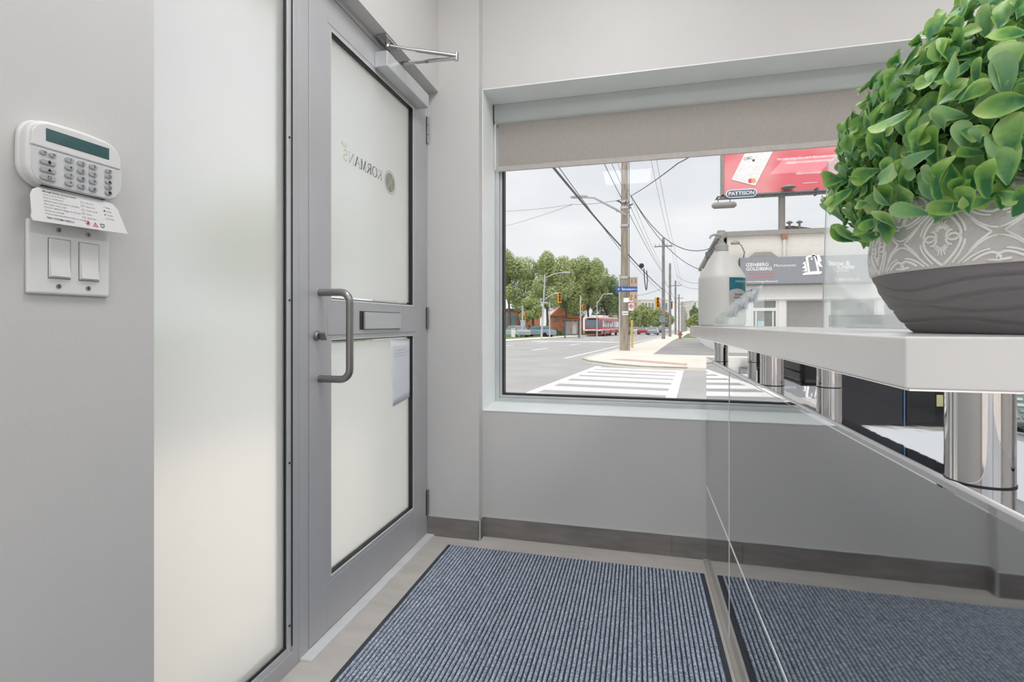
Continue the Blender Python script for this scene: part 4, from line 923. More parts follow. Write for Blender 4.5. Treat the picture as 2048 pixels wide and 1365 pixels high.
def signal(px, py, d, h, lab, arm=None, pole=None, side=False):
    c_ = at(px, py, d); t = thing('traffic_signal', lab, 'traffic signal', tuple(c_), 'yellow traffic signals'); k = h / FPX * d
    ax = CF if side else CR
    MB().obox(c_, ax * k * .17, (CR if side else CF) * k * .14, ZV * k / 2).build('housing', sigy, t, bevel=.03)
    for i in (-1, 0, 1):
        o_ = MB().tube([c_ - CF * k * .14 + ZV * i * k * .3, c_ - CF * k * .2 + ZV * i * k * .3], k * .11, 10).build('lens', blk, t)
        MB().tube([c_ - CF * k * .14 + ZV * (i * k * .3 + k * .03), c_ - CF * k * .34 + ZV * (i * k * .3 + k * .06)], k * .13, 10, cap=False).build('visor', sigy, t)
    if arm: MB().tube([at(arm[0], arm[1], d), at((arm[0] + px) / 2, min(arm[1], py - h / 2 + 3) , d), c_ + ZV * k * .5], .05, 6).build('arm', galv, t)
    if pole: MB().tube([trib(pole[0], d), at(pole[0], pole[1], d)], [.12, .09], 8).build('post', galv, t)
    return t
signal(1119, 596, 57, 20, 'large yellow traffic signal hung on an arm before the trees', (1089, 600))
signal(1167, 617, 66, 14, 'yellow traffic signal on a thin post left of the bus', (1161, 612), (1161, 592))
signal(1052, 631, 60, 12, 'yellow traffic signal above the blue kiosk', (1045, 628), (1045, 612))
signal(1314, 606, 53.5, 22, 'yellow traffic signal near the second wooden pole', (1326, 598))
signal(1331, 628, 70, 10, 'small yellow signal just behind the second pole', (1338, 626))
signal(1342, 611, 80, 15, 'far yellow signal between the third and fourth poles', side=True)
signal(1080, 632, 57, 10, 'small yellow signal low on the pale lamp post')
# kiosk, bin, shelter
kb = trib(1046, 62); kk = thing('blue_kiosk', 'tall pale blue box standing on the far sidewalk', 'kiosk', tuple(kb)); km = mat('kiosk_blue', (128, 172, 214), .6)
MB().obox(kb + ZV * 1.05, CR * .30, CF * .3, ZV * 1.0).build('cabinet', km, kk, bevel=.05); MB().obox(kb + ZV * 2.08, CR * .33, CF * .33, ZV * .05).build('lid', mat('kiosk_white', (225, 232, 238), .6), kk)
MB().obox(kb + ZV * 1.05 - CF * .31, CR * .24, CF * .01, ZV * .9).build('door_panel', mat('kiosk_pale', (168, 200, 228), .6), kk)
bb = trib(1027, 60); bn = thing('white_bin', 'small white bin left of the blue kiosk', 'bin', tuple(bb))
MB().obox(bb + ZV * .55, CR * .26, CF * .26, ZV * .5).build('body', ink_w, bn, bevel=.04); MB().obox(bb + ZV * 1.1, CR * .28, CF * .28, ZV * .08).build('lid', kerb, bn, bevel=.03)
sb_ = trib(1144, 62); bs = thing('bus_shelter', 'glass bus shelter with dark posts left of the bus', 'bus shelter', tuple(sb_))
for i in (-1, 1):
    for j in (-1, 1): MB().obox(sb_ + CR * .85 * i + CF * .5 * j + ZV * 1.1, CR * .04, CF * .04, ZV * 1.1).build('post', cable_m, bs)
MB().obox(sb_ + ZV * 2.25, CR * .95, CF * .6, ZV * .06).build('roof', cable_m, bs); MB().obox(sb_ + ZV * 1.15 + CF * .5, CR * .8, CF * .01, ZV * .9).build('glass', acryl_m, bs)
MB().obox(sb_ + ZV * .45, CR * .6, CF * .2, ZV * .04).build('bench', cable_m, bs); MB().obox(sb_ + ZV * 1.2 + CR * .3, CR * .25, CF * .03, ZV * .7).build('advert_panel', kerb, bs)

# bus
red = mat('bus_red', (206, 78, 82), .4); wglass = mat('dark_window', (112, 124, 136), .1, var=.1, vscale=.5, coat=1); busw = mat('bus_white', (236, 230, 226), .5)
bo = W(75, 13.0); bus = thing('city_bus', 'red and white articulated city bus at the far kerb', 'bus', tuple(bo))
def sb3(u0, u1, v0, v1, z0, z1): return [W((u0+u1)/2, (v0+v1)/2, (z0+z1)/2), SV*(u1-u0)/2, LV*(v1-v0)/2, ZV*(z1-z0)/2]
MB().obox(*sb3(75, 92.5, 13, 15.55, .35, 2.75)).build('body', red, bus, bevel=.15)
MB().obox(*sb3(75.3, 92, 13.1, 15.45, 2.75, 3.0)).build('roof', busw, bus, bevel=.08); MB().obox(*sb3(78, 84, 13.4, 15.1, 3.0, 3.25)).build('roof_unit', busw, bus, bevel=.08)
MB().obox(*sb3(74.93, 75.2, 13.15, 15.4, 1.25, 2.45)).build('windscreen', wglass, bus); MB().obox(*sb3(74.90, 75.2, 13.5, 15.1, 2.48, 2.72)).build('route_display', blk, bus)
MB().obox(*sb3(74.92, 75.2, 13.1, 15.45, .4, .75)).build('bumper', darkm, bus); MB().obox(*sb3(74.9, 92.5, 12.98, 15.57, .95, 1.12)).build('white_stripe', busw, bus)
for u0 in (75.6, 77.7, 79.8, 82.6, 84.7, 86.8, 88.9, 90.6): MB().obox(*sb3(u0, u0 + 1.7, 12.95, 13.1, 1.35, 2.4)).build('side_window', wglass, bus)
for u0 in (77.3, 83.4, 90): 
    c_ = W(u0, 13.05, .48); MB().tube([c_ - LV * .12, c_ + LV * .2], .48, 16).build('wheel', darkm, bus)
for v_ in (13.35, 15.2): MB().obox(*sb3(74.88, 75.1, v_ - .15, v_ + .15, .8, .95)).build('headlamp', busw, bus)

def car(u, v, rgb, lab, turn=0, nm='car'):
    d_ = (SV * cos(turn) + LV * sin(turn)); l_ = (LV * cos(turn) - SV * sin(turn)); b = W(u, v); t = thing(nm, lab, 'car', tuple(b), 'cars on the street')
    cm = mat('car_paint_%d_%d_%d' % rgb, rgb, .3, .2, coat=.6)
    side = [(-2.2, .35), (2.2, .35), (2.25, .75), (1.9, .92), (1.05, .98), (-1.9, 1.02), (-2.25, .85)]
    MB().prism([b + d_ * x_ + ZV * z_ - l_ * .88 for x_, z_ in side], l_ * 1.76).build('body', cm, t, bevel=.08)
    cab = [(-1.75, 1.0), (1.0, .97), (.35, 1.42), (-1.15, 1.45)]
    MB().prism([b + d_ * x_ + ZV * z_ - l_ * .76 for x_, z_ in cab], l_ * 1.52).build('windows', wglass, t, bevel=.05)
    MB().prism([b + d_ * x_ + ZV * z_ - l_ * .72 for x_, z_ in [(-1.2, 1.42), (.42, 1.40), (.3, 1.47), (-1.1, 1.49)]], l_ * 1.44).build('roof', cm, t)
    for x_ in (-1.4, 1.4):
        for s_ in (-1, 1):
            c_ = b + d_ * x_ + l_ * s_ * .8 + ZV * .33; MB().tube([c_ - l_ * .1, c_ + l_ * .1], .33, 14).build('wheel', darkm, t)
    return t
car(58, 20.6, (176, 184, 192), 'blue-grey car parked at the far left beyond the window frame', .9)
car(62, 18.9, (150, 166, 184), 'blue car partly hidden behind the pale lamp post', 1.4)
for u, v, c_, l_ in ((96, 7.2, (160, 164, 170), 'silver car nearest to the second pole in traffic'), (104, 9.8, (176, 60, 58), 'red car in traffic behind the wooden pole'), (112, 7.2, (70, 74, 82), 'dark car in traffic between the poles'), (118, 12.6, (216, 214, 212), 'white van-like car in the left lane behind the bus'), (128, 9.8, (150, 154, 160), 'pale grey car far down the middle lane'), (140, 7.2, (196, 196, 198), 'light car farthest down the near lane'), (150, 12.6, (120, 60, 60), 'dull red car farthest down the left lane'), (100, 12.6, (90, 100, 112), 'slate car right behind the bus')): car(u, v, c_, l_)
car(58, -2.6, (190, 70, 66), 'red and white car on the lot near the jug', .3)

# buildings behind
def windows(b, rects, o, X, Y, m_=wglass):
    for x0, z0, x1, z1 in rects:
        MB().prism([o + X * x0 + ZV * z0 - Y * .06, o + X * x1 + ZV * z0 - Y * .06, o + X * x1 + ZV * z1 - Y * .06, o + X * x0 + ZV * z1 - Y * .06], Y * .1).build('window', m_, b)
def block(px0, px1, ytop, d, dep, m_, name, lab, rows=0, cols=0, roof=None, roofm=None, wf=.55):
    a, b = trib(px0, d), trib(px1, d); a.z = b.z = gz(d); h = at(px0, ytop, d).z - a.z; X = (b - a); wd = X.length; X.normalize(); Y = Vector((-X.y, X.x, 0))
    t = thing(name, lab, 'building', tuple(a)); MB().prism([a, b, b + ZV * h, a + ZV * h], Y * dep).build('walls', m_, t)
    if rows: windows(t, [(wd * (c_ + .5 - wf / 2) / cols, h * (r_ + .35) / rows, wd * (c_ + .5 + wf / 2) / cols, h * (r_ + .82) / rows) for c_ in range(cols) for r_ in range(rows)], a, X, Y)
    rm = roofm or kerb
    if roof: MB().prism([a + ZV * h - Y * .3 - X * .3, b + ZV * h - Y * .3 + X * .3, (a + b) / 2 + ZV * (h + roof) - Y * .3], Y * (dep + .6)).build('gable', rm, t)
    else: MB().prism([a + ZV * h - Y * .15 - X * .15, b + ZV * h - Y * .15 + X * .15, b + ZV * (h + .35) - Y * .15 + X * .15, a + ZV * (h + .35) - Y * .15 - X * .15], Y * (dep + .3)).build('parapet', rm, t)
    return t
bricko = mat('orange_brick', (226, 150, 120), .9, var=.1, vscale=1.5); brickd = mat('dull_brick', (176, 136, 124), .9, var=.1, vscale=1.5); brickt = mat('tan_brick', (196, 168, 146), .9, var=.08, vscale=.4); pale = mat('pale_wall', (214, 210, 204), .9, var=.03)
block(985, 1036, 622, 84, 4, brickd, 'low_building', 'low dull brick building at the far left behind the car', 1, 3, roofm=cable_m, wf=.7)
block(1036, 1080, 622, 88, 4, bricko, 'brick_house', 'orange brick house behind the blue kiosk', 2, 3, 1.4, bricko, .3)
block(1104, 1136, 632, 86, 4, bricko, 'brick_house', 'orange gabled brick house between two tree trunks', 2, 2, 1.6, bricko, .3)
block(1136, 1166, 636, 90, 4, bricko, 'brick_house', 'orange brick house behind the bus shelter', 2, 3, None, bricko, .3)
block(1222, 1259, 573, 165, 14, brickt, 'apartment_tower', 'tan brick apartment tower left of the wooden pole', 6, 5, roofm=pale, wf=.4)
block(1259.5, 1275, 556, 148, 9, brickt, 'apartment_tower', 'taller tan tower slice just right of the wooden pole', 7, 2, roofm=pale, wf=.3)
block(1282, 1336, 601, 230, 20, pale, 'white_block', 'long low white block beyond the far trees', 2, 8, wf=.6)
block(1386, 1402, 603, 260, 20, pale, 'pale_tower', 'small pale tower far off beside the jug', 5, 2, wf=.4)

# trees
def canopy_mat(name, a, b):
    m = bpy.data.materials.new(name); m.use_nodes = True; n = m.node_tree; p = n.nodes['Principled BSDF']; p.inputs['Roughness'].default_value = .8
    g_ = n.nodes.new('ShaderNodeNewGeometry'); r = n.nodes.new('ShaderNodeValToRGB'); r.color_ramp.elements[0].color = lin(a) + (1,); r.color_ramp.elements[1].color = lin(b) + (1,)
    n.links.new(g_.outputs['Random Per Island'], r.inputs[0]); n.links.new(r.outputs[0], p.inputs['Base Color'])
    tl = n.nodes.new('ShaderNodeBsdfTranslucent'); n.links.new(r.outputs[0], tl.inputs[0]); mx = n.nodes.new('ShaderNodeMixShader'); mx.inputs[0].default_value = .3
    o_ = n.nodes['Material Output']; n.links.new(p.outputs[0], mx.inputs[1]); n.links.new(tl.outputs[0], mx.inputs[2]); n.links.new(mx.outputs[0], o_.inputs[0]); return m
cmats = [canopy_mat('canopy_green', (136, 152, 96), (200, 212, 146)), canopy_mat('canopy_pale', (154, 168, 118), (212, 220, 166)), canopy_mat('canopy_dark', (108, 130, 88), (166, 184, 124))]
bark = mat('bark', (112, 100, 92), .9, var=.1)
tr = random.Random(5)
def tree(px, d, ytop, ybot, wpx, lab, mi=0, n=5200, leaf=.30, name='street_tree', trunk=True):
    b = trib(px, d); b.z += .1; top = at(px, ytop, d).z; zb = at(px, ybot, d).z; R = wpx / 2 / FPX * d; H = (top - zb) / 2; c_ = Vector((b.x, b.y, (top + zb) / 2))
    t = thing(name, lab, 'tree', tuple(b), 'trees along the street')
    if trunk:
        mb = MB(); fork = Vector((b.x, b.y, zb + H * .25)); mb.tube([b - ZV * .2, b.lerp(fork, .5) + CR * .1, fork], [.26, .2, .16], 8)
        for k in range(7):
            a = k * .9 + tr.random(); e = c_ + Vector((cos(a) * R * .6, sin(a) * R * .6, H * tr.uniform(-.1, .6))); mb.tube([fork, fork.lerp(e, .5) + ZV * H * .1, e], [.12, .08, .03], 6)
        mb.build('trunk', bark, t, smooth=True)
    blobs = []
    for k in range(26):
        a, e_ = tr.uniform(0, 2*pi), math.asin(tr.uniform(-.8, 1)); q = tr.uniform(.35, .86)
        blobs.append((c_ + Vector((cos(a)*cos(e_)*R*q, sin(a)*cos(e_)*R*q, sin(e_)*H*q)), tr.uniform(.22, .38)))
    n = int(n * 2.3); leaf *= .62
    V, F = [], []
    for k in range(n):
        bc, br = blobs[k % 26]; n_ = Vector((tr.gauss(0, 1), tr.gauss(0, 1), tr.gauss(0, 1))).normalized()
        p = bc + Vector((n_.x * R * br, n_.y * R * br, n_.z * H * br)) * tr.uniform(.75, 1.12)
        a1 = Vector((tr.gauss(0, 1), tr.gauss(0, 1), tr.gauss(0, .6))).normalized(); a2 = a1.cross(n_); a2 = a2.normalized() if a2.length > .05 else a1.orthogonal()
        s_ = leaf * tr.uniform(.6, 1.3); k0 = len(V); V += [p - a1 * s_, p + a2 * s_ * .45, p + a1 * s_, p - a2 * s_ * .45]; F.append((k0, k0+1, k0+2, k0+3))
    me = bpy.data.meshes.new('crown'); me.from_pydata([tuple(v) for v in V], [], F); me.materials.append(cmats[mi]); o = bpy.data.objects.new('crown', me); C.objects.link(o); o.parent = t; o.matrix_parent_inverse = Matrix.Translation(-b); stuff(o)
    return t
tree(1018, 78, 500, 628, 78, 'pale green tree cut by the left window frame', 1)
tree(1066, 70, 596, 648, 60, 'low bushy tree above the blue kiosk', 0, 3000, .28)
tree(1094, 76, 494, 632, 104, 'tall light green tree behind the big street lamp', 1, 7500)
tree(1132, 82, 512, 636, 96, 'tall tree with slim forked trunk right of the big signal', 0, 7000)
tree(1176, 86, 514, 640, 92, 'broad tree crown above the bus shelter', 0, 7000)
tree(1214, 90, 540, 646, 74, 'darker tree above the city bus', 2, 6000)
tree(1152, 100, 560, 654, 90, 'dark green tree deep behind the signal post', 2, 4500)  # uses the darker leaf colour
tree(1238, 112, 560, 652, 50, 'narrow dark tree left of the wooden pole base', 2, 3500)
for px, d, yt, wd, lab in ((1266, 130, 612, 34, 'small tree just right of the wooden pole'), (1290, 135, 607, 36, 'round tree under the white block'), (1312, 140, 616, 34, 'small tree beside the hanging signal'), (1334, 170, 622, 26, 'far small tree behind the third pole')): tree(px, d, yt, 662, wd, lab, 0, 2600, .4)
tree(1388, 95, 628, 660, 34, 'green bushy tree beside the jug', 0, 3000, .25)
tree(1390, 150, 610, 652, 22, 'dark far tree above the green bush', 2, 1800, .4)
for px, d, yt, wd, lab in ((1072, 76, 652, 44, 'rounded green shrub right of the blue kiosk'), (1112, 78, 656, 34, 'low dark shrub at the foot of the forked trunk')): tree(px, d, yt, 682, wd, lab, 2, 1500, .22, 'garden_shrub', False)
# street trees opposite the door, seen only as blur through the frosted glass
for u, v, w_ in ((2, 27, 'opposite the door'), (26, 26, 'farthest up the street'), (-12, 26, 'down the street behind the keypad wall')):
    b = W(u, v, .1); t = thing('street_tree', 'leafy tree across the main street, ' + w_, 'tree', tuple(b), 'trees behind the frosted glass')
    MB().tube([b, b + ZV * 4], [.25, .15], 8).build('trunk', bark, t)
    V, F = [], []
    for k in range(2500):
        n_ = Vector((tr.gauss(0, 1), tr.gauss(0, 1), tr.gauss(0, 1))).normalized() * tr.uniform(.7, 1); p = b + ZV * 6.3 + Vector((n_.x * 4.5, n_.y * 4.5, n_.z * 3.5)); a1 = Vector((tr.gauss(0, 1), tr.gauss(0, 1), tr.gauss(0, 1))).normalized(); a2 = a1.orthogonal().normalized(); k0 = len(V); V += [p - a1 * .5, p + a2 * .3, p + a1 * .5, p - a2 * .3]; F.append((k0, k0+1, k0+2, k0+3))
    me = bpy.data.meshes.new('crown'); me.from_pydata([tuple(v) for v in V], [], F); me.materials.append(cmats[0]); o = bpy.data.objects.new('crown', me); C.objects.link(o); o.parent = t; o.matrix_parent_inverse = Matrix.Translation(-b); stuff(o)

# ---- monument shop across the side street (front parallel to our window)
YF = 25.0
def brick_mat():
    m = bpy.data.materials.new('painted_brick'); m.use_nodes = True; n = m.node_tree; p = n.nodes['Principled BSDF']; p.inputs['Roughness'].default_value = .85
    t = n.nodes.new('ShaderNodeTexCoord'); mp_ = n.nodes.new('ShaderNodeMapping'); mp_.inputs['Rotation'].default_value = (radians(90), 0, 0); br = n.nodes.new('ShaderNodeTexBrick')
    br.inputs['Color1'].default_value = lin((228, 225, 219)) + (1,); br.inputs['Color2'].default_value = lin((221, 217, 211)) + (1,); br.inputs['Mortar'].default_value = lin((208, 204, 198)) + (1,)
    br.inputs['Scale'].default_value = 1; br.inputs['Brick Width'].default_value = .22; br.inputs['Row Height'].default_value = .075; br.inputs['Mortar Size'].default_value = .008
    n.links.new(t.outputs['Object'], mp_.inputs[0]); n.links.new(mp_.outputs[0], br.inputs[0]); n.links.new(br.outputs[0], p.inputs['Base Color'])
    return m
bm_ = brick_mat(); shop_w = mat('shop_white', (228, 228, 226), .7, var=.02); grav = mat('sign_charcoal', (142, 145, 152), .5, var=.02); flash = mat('roof_flashing', (150, 147, 143), .7, var=.05)
XL, XRt, GZ = 3.62, 16.0, -.42
shop = thing('monument_shop', 'white painted brick monument shop with a charcoal sign across the side street', 'building', (9, YF, GZ))
mb = MB(); q = [(XL, YF), (XRt, YF), (XRt, YF + 16), (XL + .9, YF + 16)]
mb.prism([(x, y, 2.6) for x, y in q], (0, 0, 2.42)).build('upper_wall', bm_, shop)
MB().box((XL, YF + .25, GZ), (XRt, YF + .6, 2.8)).build('lower_wall', shop_w, shop) if False else None
MB().prism([(x, y, 5.02) for x, y in [(XL - .12, YF - .12), (XRt, YF - .12), (XRt, YF + 16), (XL + .78, YF + 16)]], (0, 0, .22)).build('parapet_cap', flash, shop)
MB().box((XL + .1, YF - .02, 2.15), (XRt, YF + .5, 2.72)).build('fascia', shop_w, shop)
MB().box((XL + .1, YF - .10, 2.12), (XRt, YF + .1, 2.20)).build('fascia_trim', shop_w, shop)
for x0, x1 in ((XL, 4.95), (6.08, 6.38), (8.02, 8.14), (9.95, 10.2), (12.2, 12.4), (14.4, 16.0)): MB().box((x0, YF, GZ), (x1, YF + .3, 2.15)).build('pier', shop_w, shop)
MB().prism([(XL, YF + .05, GZ), (XL + .9, YF + 16, GZ), (XL + .9, YF + 16, 2.6), (XL, YF + .05, 2.6)], (.25, 0, 0)).build('side_wall', shop_w, shop)
win_in = mat('shop_window', (150, 148, 144), .12, var=.12, vscale=.4, coat=1); win_in2 = mat('shop_window_dim', (120, 126, 118), .12, var=.2, vscale=.6, coat=1)
for x0, x1, m_ in ((6.38, 8.02, win_in), (8.14, 9.95, win_in2), (10.2, 12.2, win_in2), (12.4, 14.4, win_in)):
    MB().box((x0, YF + .16, GZ + .25), (x1, YF + .19, 2.15)).build('window_glass', m_, shop)
    f_ = MB().box((x0, YF + .08, GZ + .2), (x0 + .06, YF + .22, 2.15)).box((x1 - .06, YF + .08, GZ + .2), (x1, YF + .22, 2.15)).box((x0 + .06, YF + .08, 2.06), (x1 - .06, YF + .22, 2.15)).box((x0 + .06, YF + .08, GZ), (x1 - .06, YF + .22, GZ + .3)); f_.build('window_frame', shop_w, shop)
    MB().box((x0 + .06, YF + .14, 1.98), (x1 - .06, YF + .17, 2.06)).build('blind_rail', flash, shop)
# shop door with transom and notices
MB().box((5.04, YF + .1, 1.72), (6.0, YF + .14, 2.08)).build('transom_glass', win_in2, shop); MB().box((5.04, YF + .1, GZ + .1), (6.0, YF + .14, 1.62)).build('door_glass', win_in2, shop)
MB().box((4.95, YF + .04, GZ), (5.05, YF + .2, 2.15)).box((5.98, YF + .04, GZ), (6.08, YF + .2, 2.15)).box((5.05, YF + .04, 1.60), (5.98, YF + .2, 1.74)).box((5.05, YF + .04, 2.06), (5.98, YF + .2, 2.15)).box((5.14, YF + .06, GZ), (5.2, YF + .16, 1.6)).box((5.84, YF + .06, GZ), (5.9, YF + .16, 1.6)).build('door_frame', shop_w, shop)
MB().box((5.78, YF, .30), (6.02, YF + .06, .42)).build('door_latch', darkm, shop)
for i, z in enumerate((1.02, .72, .42, .12)): MB().box((5.24, YF + .05, z - .12), (5.50, YF + .06, z + .12)).build('door_notice', mat('notice_blue', (170, 205, 216), .6), shop)
# downspout, lamp, gable behind sign
MB().tube([(6.30, YF - .08, 5.0), (6.30, YF - .08, 3.9)], .07, 8).build('downspout', pale, shop); MB().box((6.2, YF - .16, 4.80), (6.42, YF, 5.05)).build('rain_box', mat('rust', (158, 118, 98), .8), shop)
MB().prism([(4.75, YF - .05, 3.96), (6.05, YF - .05, 3.96), (5.72, YF - .05, 4.24), (5.08, YF - .05, 4.24)], (0, -.2, 0)).build('awning_hood', flash, shop)
lt = thing('wall_floodlight', 'round grey floodlight on a curved arm above the shop sign', 'wall light', (4.25, YF, 4.2))
MB().tube([(4.62, YF, 3.95), (4.60, YF - .35, 4.25), (4.45, YF - .45, 4.55), (4.25, YF - .45, 4.66)], .03, 6).build('arm', flash, lt, smooth=True)
MB().lathe([(.05, .12), (.16, .06), (.20, 0), (.19, -.05)], (4.2, YF - .45, 4.66), 14).build('lamp_head', flash, lt, smooth=True)
for k, (z0, z1) in enumerate(((5.0, 5.5), (4.2, 4.5), (3.5, 3.72))):
    pass
cm_ = thing('meter_bracket', 'grey service bracket and pipes on the shop corner above the jug', 'bracket', (XL, YF, 4.6))
MB().box((XL - .12, YF - .2, 4.95), (XL + .2, YF + .1, 5.30)).build('junction_box', flash, cm_); MB().tube([(XL - .05, YF - .1, 5.0), (XL - .25, YF - .05, 4.5), (XL - .55, YF, 4.0), (XL - .75, YF, 3.6)], .05, 6).tube([(XL - .15, YF, 4.9), (XL - .5, YF, 4.35), (XL - .6, YF, 4.2)], .06, 6).build('pipes', cable_m, cm_); MB().box((XL - .62, YF - .1, 4.1), (XL - .42, YF + .1, 4.35)).build('splice_box', cable_m, cm_)
MB().prism([(XL - .8, YF, 3.4), (XL + .02, YF, 5.0), (XL + .3, YF, 5.0), (XL + .3, YF, 3.4)], (0, .3, 0)).build('return_wall', bm_, shop) 
# shop sign
XS0, XS1, ZS0, ZS1, YS_ = 4.42, 9.62, 2.79, 3.99, YF - .35
sg = thing('shop_sign', 'long charcoal shop sign with white lettering and a tombstone picture', 'sign', (7, YS_, ZS0))
MB().box((XS0, YS_, ZS0), (XS1, YF, ZS1)).build('sign_box', grav, sg, bevel=.01); MB().box((XS0, YS_ - .02, ZS0 - .05), (XS1, YS_ + .05, ZS0)).build('lower_edge', cable_m, sg)
MB().prism([(XS0, YS_, ZS0 + .15), (XS0, YS_, ZS1), (XS0, YF - .05, ZS1 - .1), (XS0, YF - .05, ZS0 + .3)], (-.02, 0, 0)).build('end_panel', darkm, sg)
ys_ = YS_ - .008
def st(s_, px, z, size, m_=ink_w, al='LEFT', bold=0):
    x_ = XS0 + (px - 1480) / (1739 - 1480) * (XS1 - XS0); return text('sign_lettering', s_, (x_, ys_, z), (1, 0, 0), (0, 0, 1), size, m_, sg, al, bold=bold)
st('IZENBERG', 1492, 3.66, .205, bold=.018); st('GOLDBERG', 1492, 3.47, .205, bold=.018); st('Monuments', 1549, 3.60, .185)
salmon = mat('sign_salmon', (224, 120, 116), .5)
MB().box((4.80, ys_ - .002, 3.27), (5.80, ys_, 3.295)).build('red_rule', salmon, sg); st('416-787-0319', 1499, 3.10, .17, salmon, bold=.01); st('www.izenberggoldberg.com', 1494, 2.91, .112, bold=.01)
st('Stone &', 1656, 3.63, .26, bold=.035); st('Crafts', 1674, 3.47, .26, bold=.035); st('FACTORY', 1672, 3.30, .105, bold=.02); st('מצבות המפעל'[::-1], 1669, 2.93, .16, bold=.02)
mb = MB(); X_ = lambda px: XS0 + (px - 1480) / (1739 - 1480) * (XS1 - XS0)
def Z_(py): return 1.04 + (647 - py) * .0249
def poly(pts_, m_, o=0): 
    mb = MB(); mb.prism([(X_(a), ys_ - o, Z_(b)) for a, b in pts_], (0, -.004, 0)); mb.build('tombstone_picture', m_, sg)
poly([(1612, 531), (1617, 528), (1629, 527), (1634, 530), (1639, 556), (1617, 557)], ink_w); poly([(1617, 531), (1629, 530), (1635, 555), (1621, 556)], grav, .004)
poly([(1606, 560), (1612, 557), (1644, 556), (1644, 559), (1640, 561), (1607, 562)], ink_w)
poly([(1631, 529), (1639, 527), (1644, 538), (1640, 540), (1646, 549), (1639, 548)], ink_w); poly([(1612, 538), (1606, 541), (1611, 545), (1605, 549), (1613, 552), (1606, 555), (1616, 556)], ink_w); poly([(1624, 530), (1627, 523), (1631, 529)], ink_w)
for r_ in (0, pi): 
    c_ = (1624, 534); poly([(c_[0] + 2.4 * sin(r_ + 2*pi*k/3), c_[1] + 2.2 * cos(r_ + 2*pi*k/3)) for k in range(3)], ink_w, .008 + .004 * (r_ > 0))
# hip roof and vents behind the parapet
hr = thing('brown_roof', 'low brown hipped roof with two vents behind the shop parapet', 'roof', (8.5, 33, 5))
MB().prism([(6.95, 31, 4.4), (11.5, 31, 4.4), (11.5, 31, 6.15), (9.9, 31, 6.15), (8.3, 31, 6.45), (7.9, 31, 6.45), (7.5, 31, 6.22), (6.95, 31, 6.18)], (0, 3, 0)).build('roof_slope', mat('roof_brown', (118, 98, 92), .9, var=.1), hr)
for x_ in (8.1, 8.6):
    MB().tube([(x_, 31, 6.3), (x_, 31, 6.62)], .06, 8).lathe([(.16, 6.60), (.17, 6.64), (.05, 6.72)], (x_, 31, 0), 10).build('vent', flash, hr)
# billboard
YBB = 30.0
bbx0, bbx1, bz0, bz1 = 4.42, 10.62, 8.14, 11.2
bbd = thing('billboard', 'pink-red bank card billboard on a single grey post above the shop', 'billboard', (7.08, YBB, 5.2))
def pink():
    m = bpy.data.materials.new('poster_pink'); m.use_nodes = True; n = m.node_tree; p = n.nodes['Principled BSDF']; p.inputs['Roughness'].default_value = .5
    t = n.nodes.new('ShaderNodeTexCoord'); nz = n.nodes.new('ShaderNodeTexNoise'); nz.inputs['Scale'].default_value = .35; n.links.new(t.outputs['Object'], nz.inputs[0]); r = n.nodes.new('ShaderNodeValToRGB')
    r.color_ramp.elements[0].position = .38; r.color_ramp.elements[1].position = .6; r.color_ramp.elements[0].color = lin((230, 112, 122)) + (1,); r.color_ramp.elements[1].color = lin((242, 158, 162)) + (1,); n.links.new(nz.outputs['Fac'], r.inputs[0]); n.links.new(r.outputs[0], p.inputs['Base Color']); return m
MB().box((bbx0 + .1, YBB, bz0), (bbx1, YBB + .25, bz1)).build('poster_face', pink(), bbd)
MB().box((bbx0 - .02, YBB - .05, bz0 - .2), (bbx0 + .13, YBB + .3, bz1)).box((bbx0, YBB - .05, bz0 - .13), (bbx1 + .1, YBB + .3, bz0)).box((bbx0, YBB - .05, bz1), (bbx1 + .1, YBB + .3, bz1 + .12)).box((bbx1, YBB - .05, bz0), (bbx1 + .1, YBB + .3, bz1)).build('frame', flash, bbd)
MB().tube([(7.52, YBB + .25, 4.9), (7.52, YBB + .25, bz0)], .17, 16).build('post', mat('post_grey', (150, 144, 140), .6), bbd, smooth=True)
mb = MB()
for z in (7.86, 7.72): mb.box((4.1, YBB - .75, z), (10.7, YBB - .68, z + .05))
for i in range(12): x_ = 4.15 + i * .58; mb.obox((x_, YBB - .36, 7.9), (.02, 0, 0), (0, .38, 0.0), (.05, 0, .025)); mb.tube([(x_, YBB - .7, 7.73), (x_ + .2, YBB - .7, 7.9)], .02, 4)
mb.build('catwalk', cable_m, bbd)
for x_ in (9.0,): MB().box((x_, YBB - .5, 7.8), (x_ + .08, YBB, bz0)).build('strut', cable_m, bbd)
for k, x_ in enumerate((4.45, 9.75)):
    l_ = thing('billboard_light', ('long grey capsule lamp hanging below the billboard walkway', 'grey capsule lamp under the right part of the walkway')[k], 'lamp', (x_, YBB - .7, 7.3), 'billboard lamps')
    MB().tube([(x_ - .62, YBB - .7, 7.42), (x_ - .5, YBB - .7, 7.42), (x_ + .5, YBB - .7, 7.42), (x_ + .62, YBB - .7, 7.42)], [.08, .17, .17, .08], 14).build('capsule', flash, l_, smooth=True); MB().tube([(x_ - .3, YBB - .7, 7.4), (x_ - .3, YBB - .7, 7.74)], .02, 5).tube([(x_ + .3, YBB - .7, 7.4), (x_ + .3, YBB - .7, 7.74)], .02, 5).build('hanger', cable_m, l_)
MB().lathe([(.1, 0), (.36, .1), (.34, .16), (.1, .26)], (7.7, YBB - .3, bz0 + .02), 16).build('flood_lamp', flash, bbd, smooth=True)
pa = thing('maker_plate', 'blue-grey oval plate reading PATTISON at the billboard corner', 'sign', (5.2, YBB - .8, 7.9))
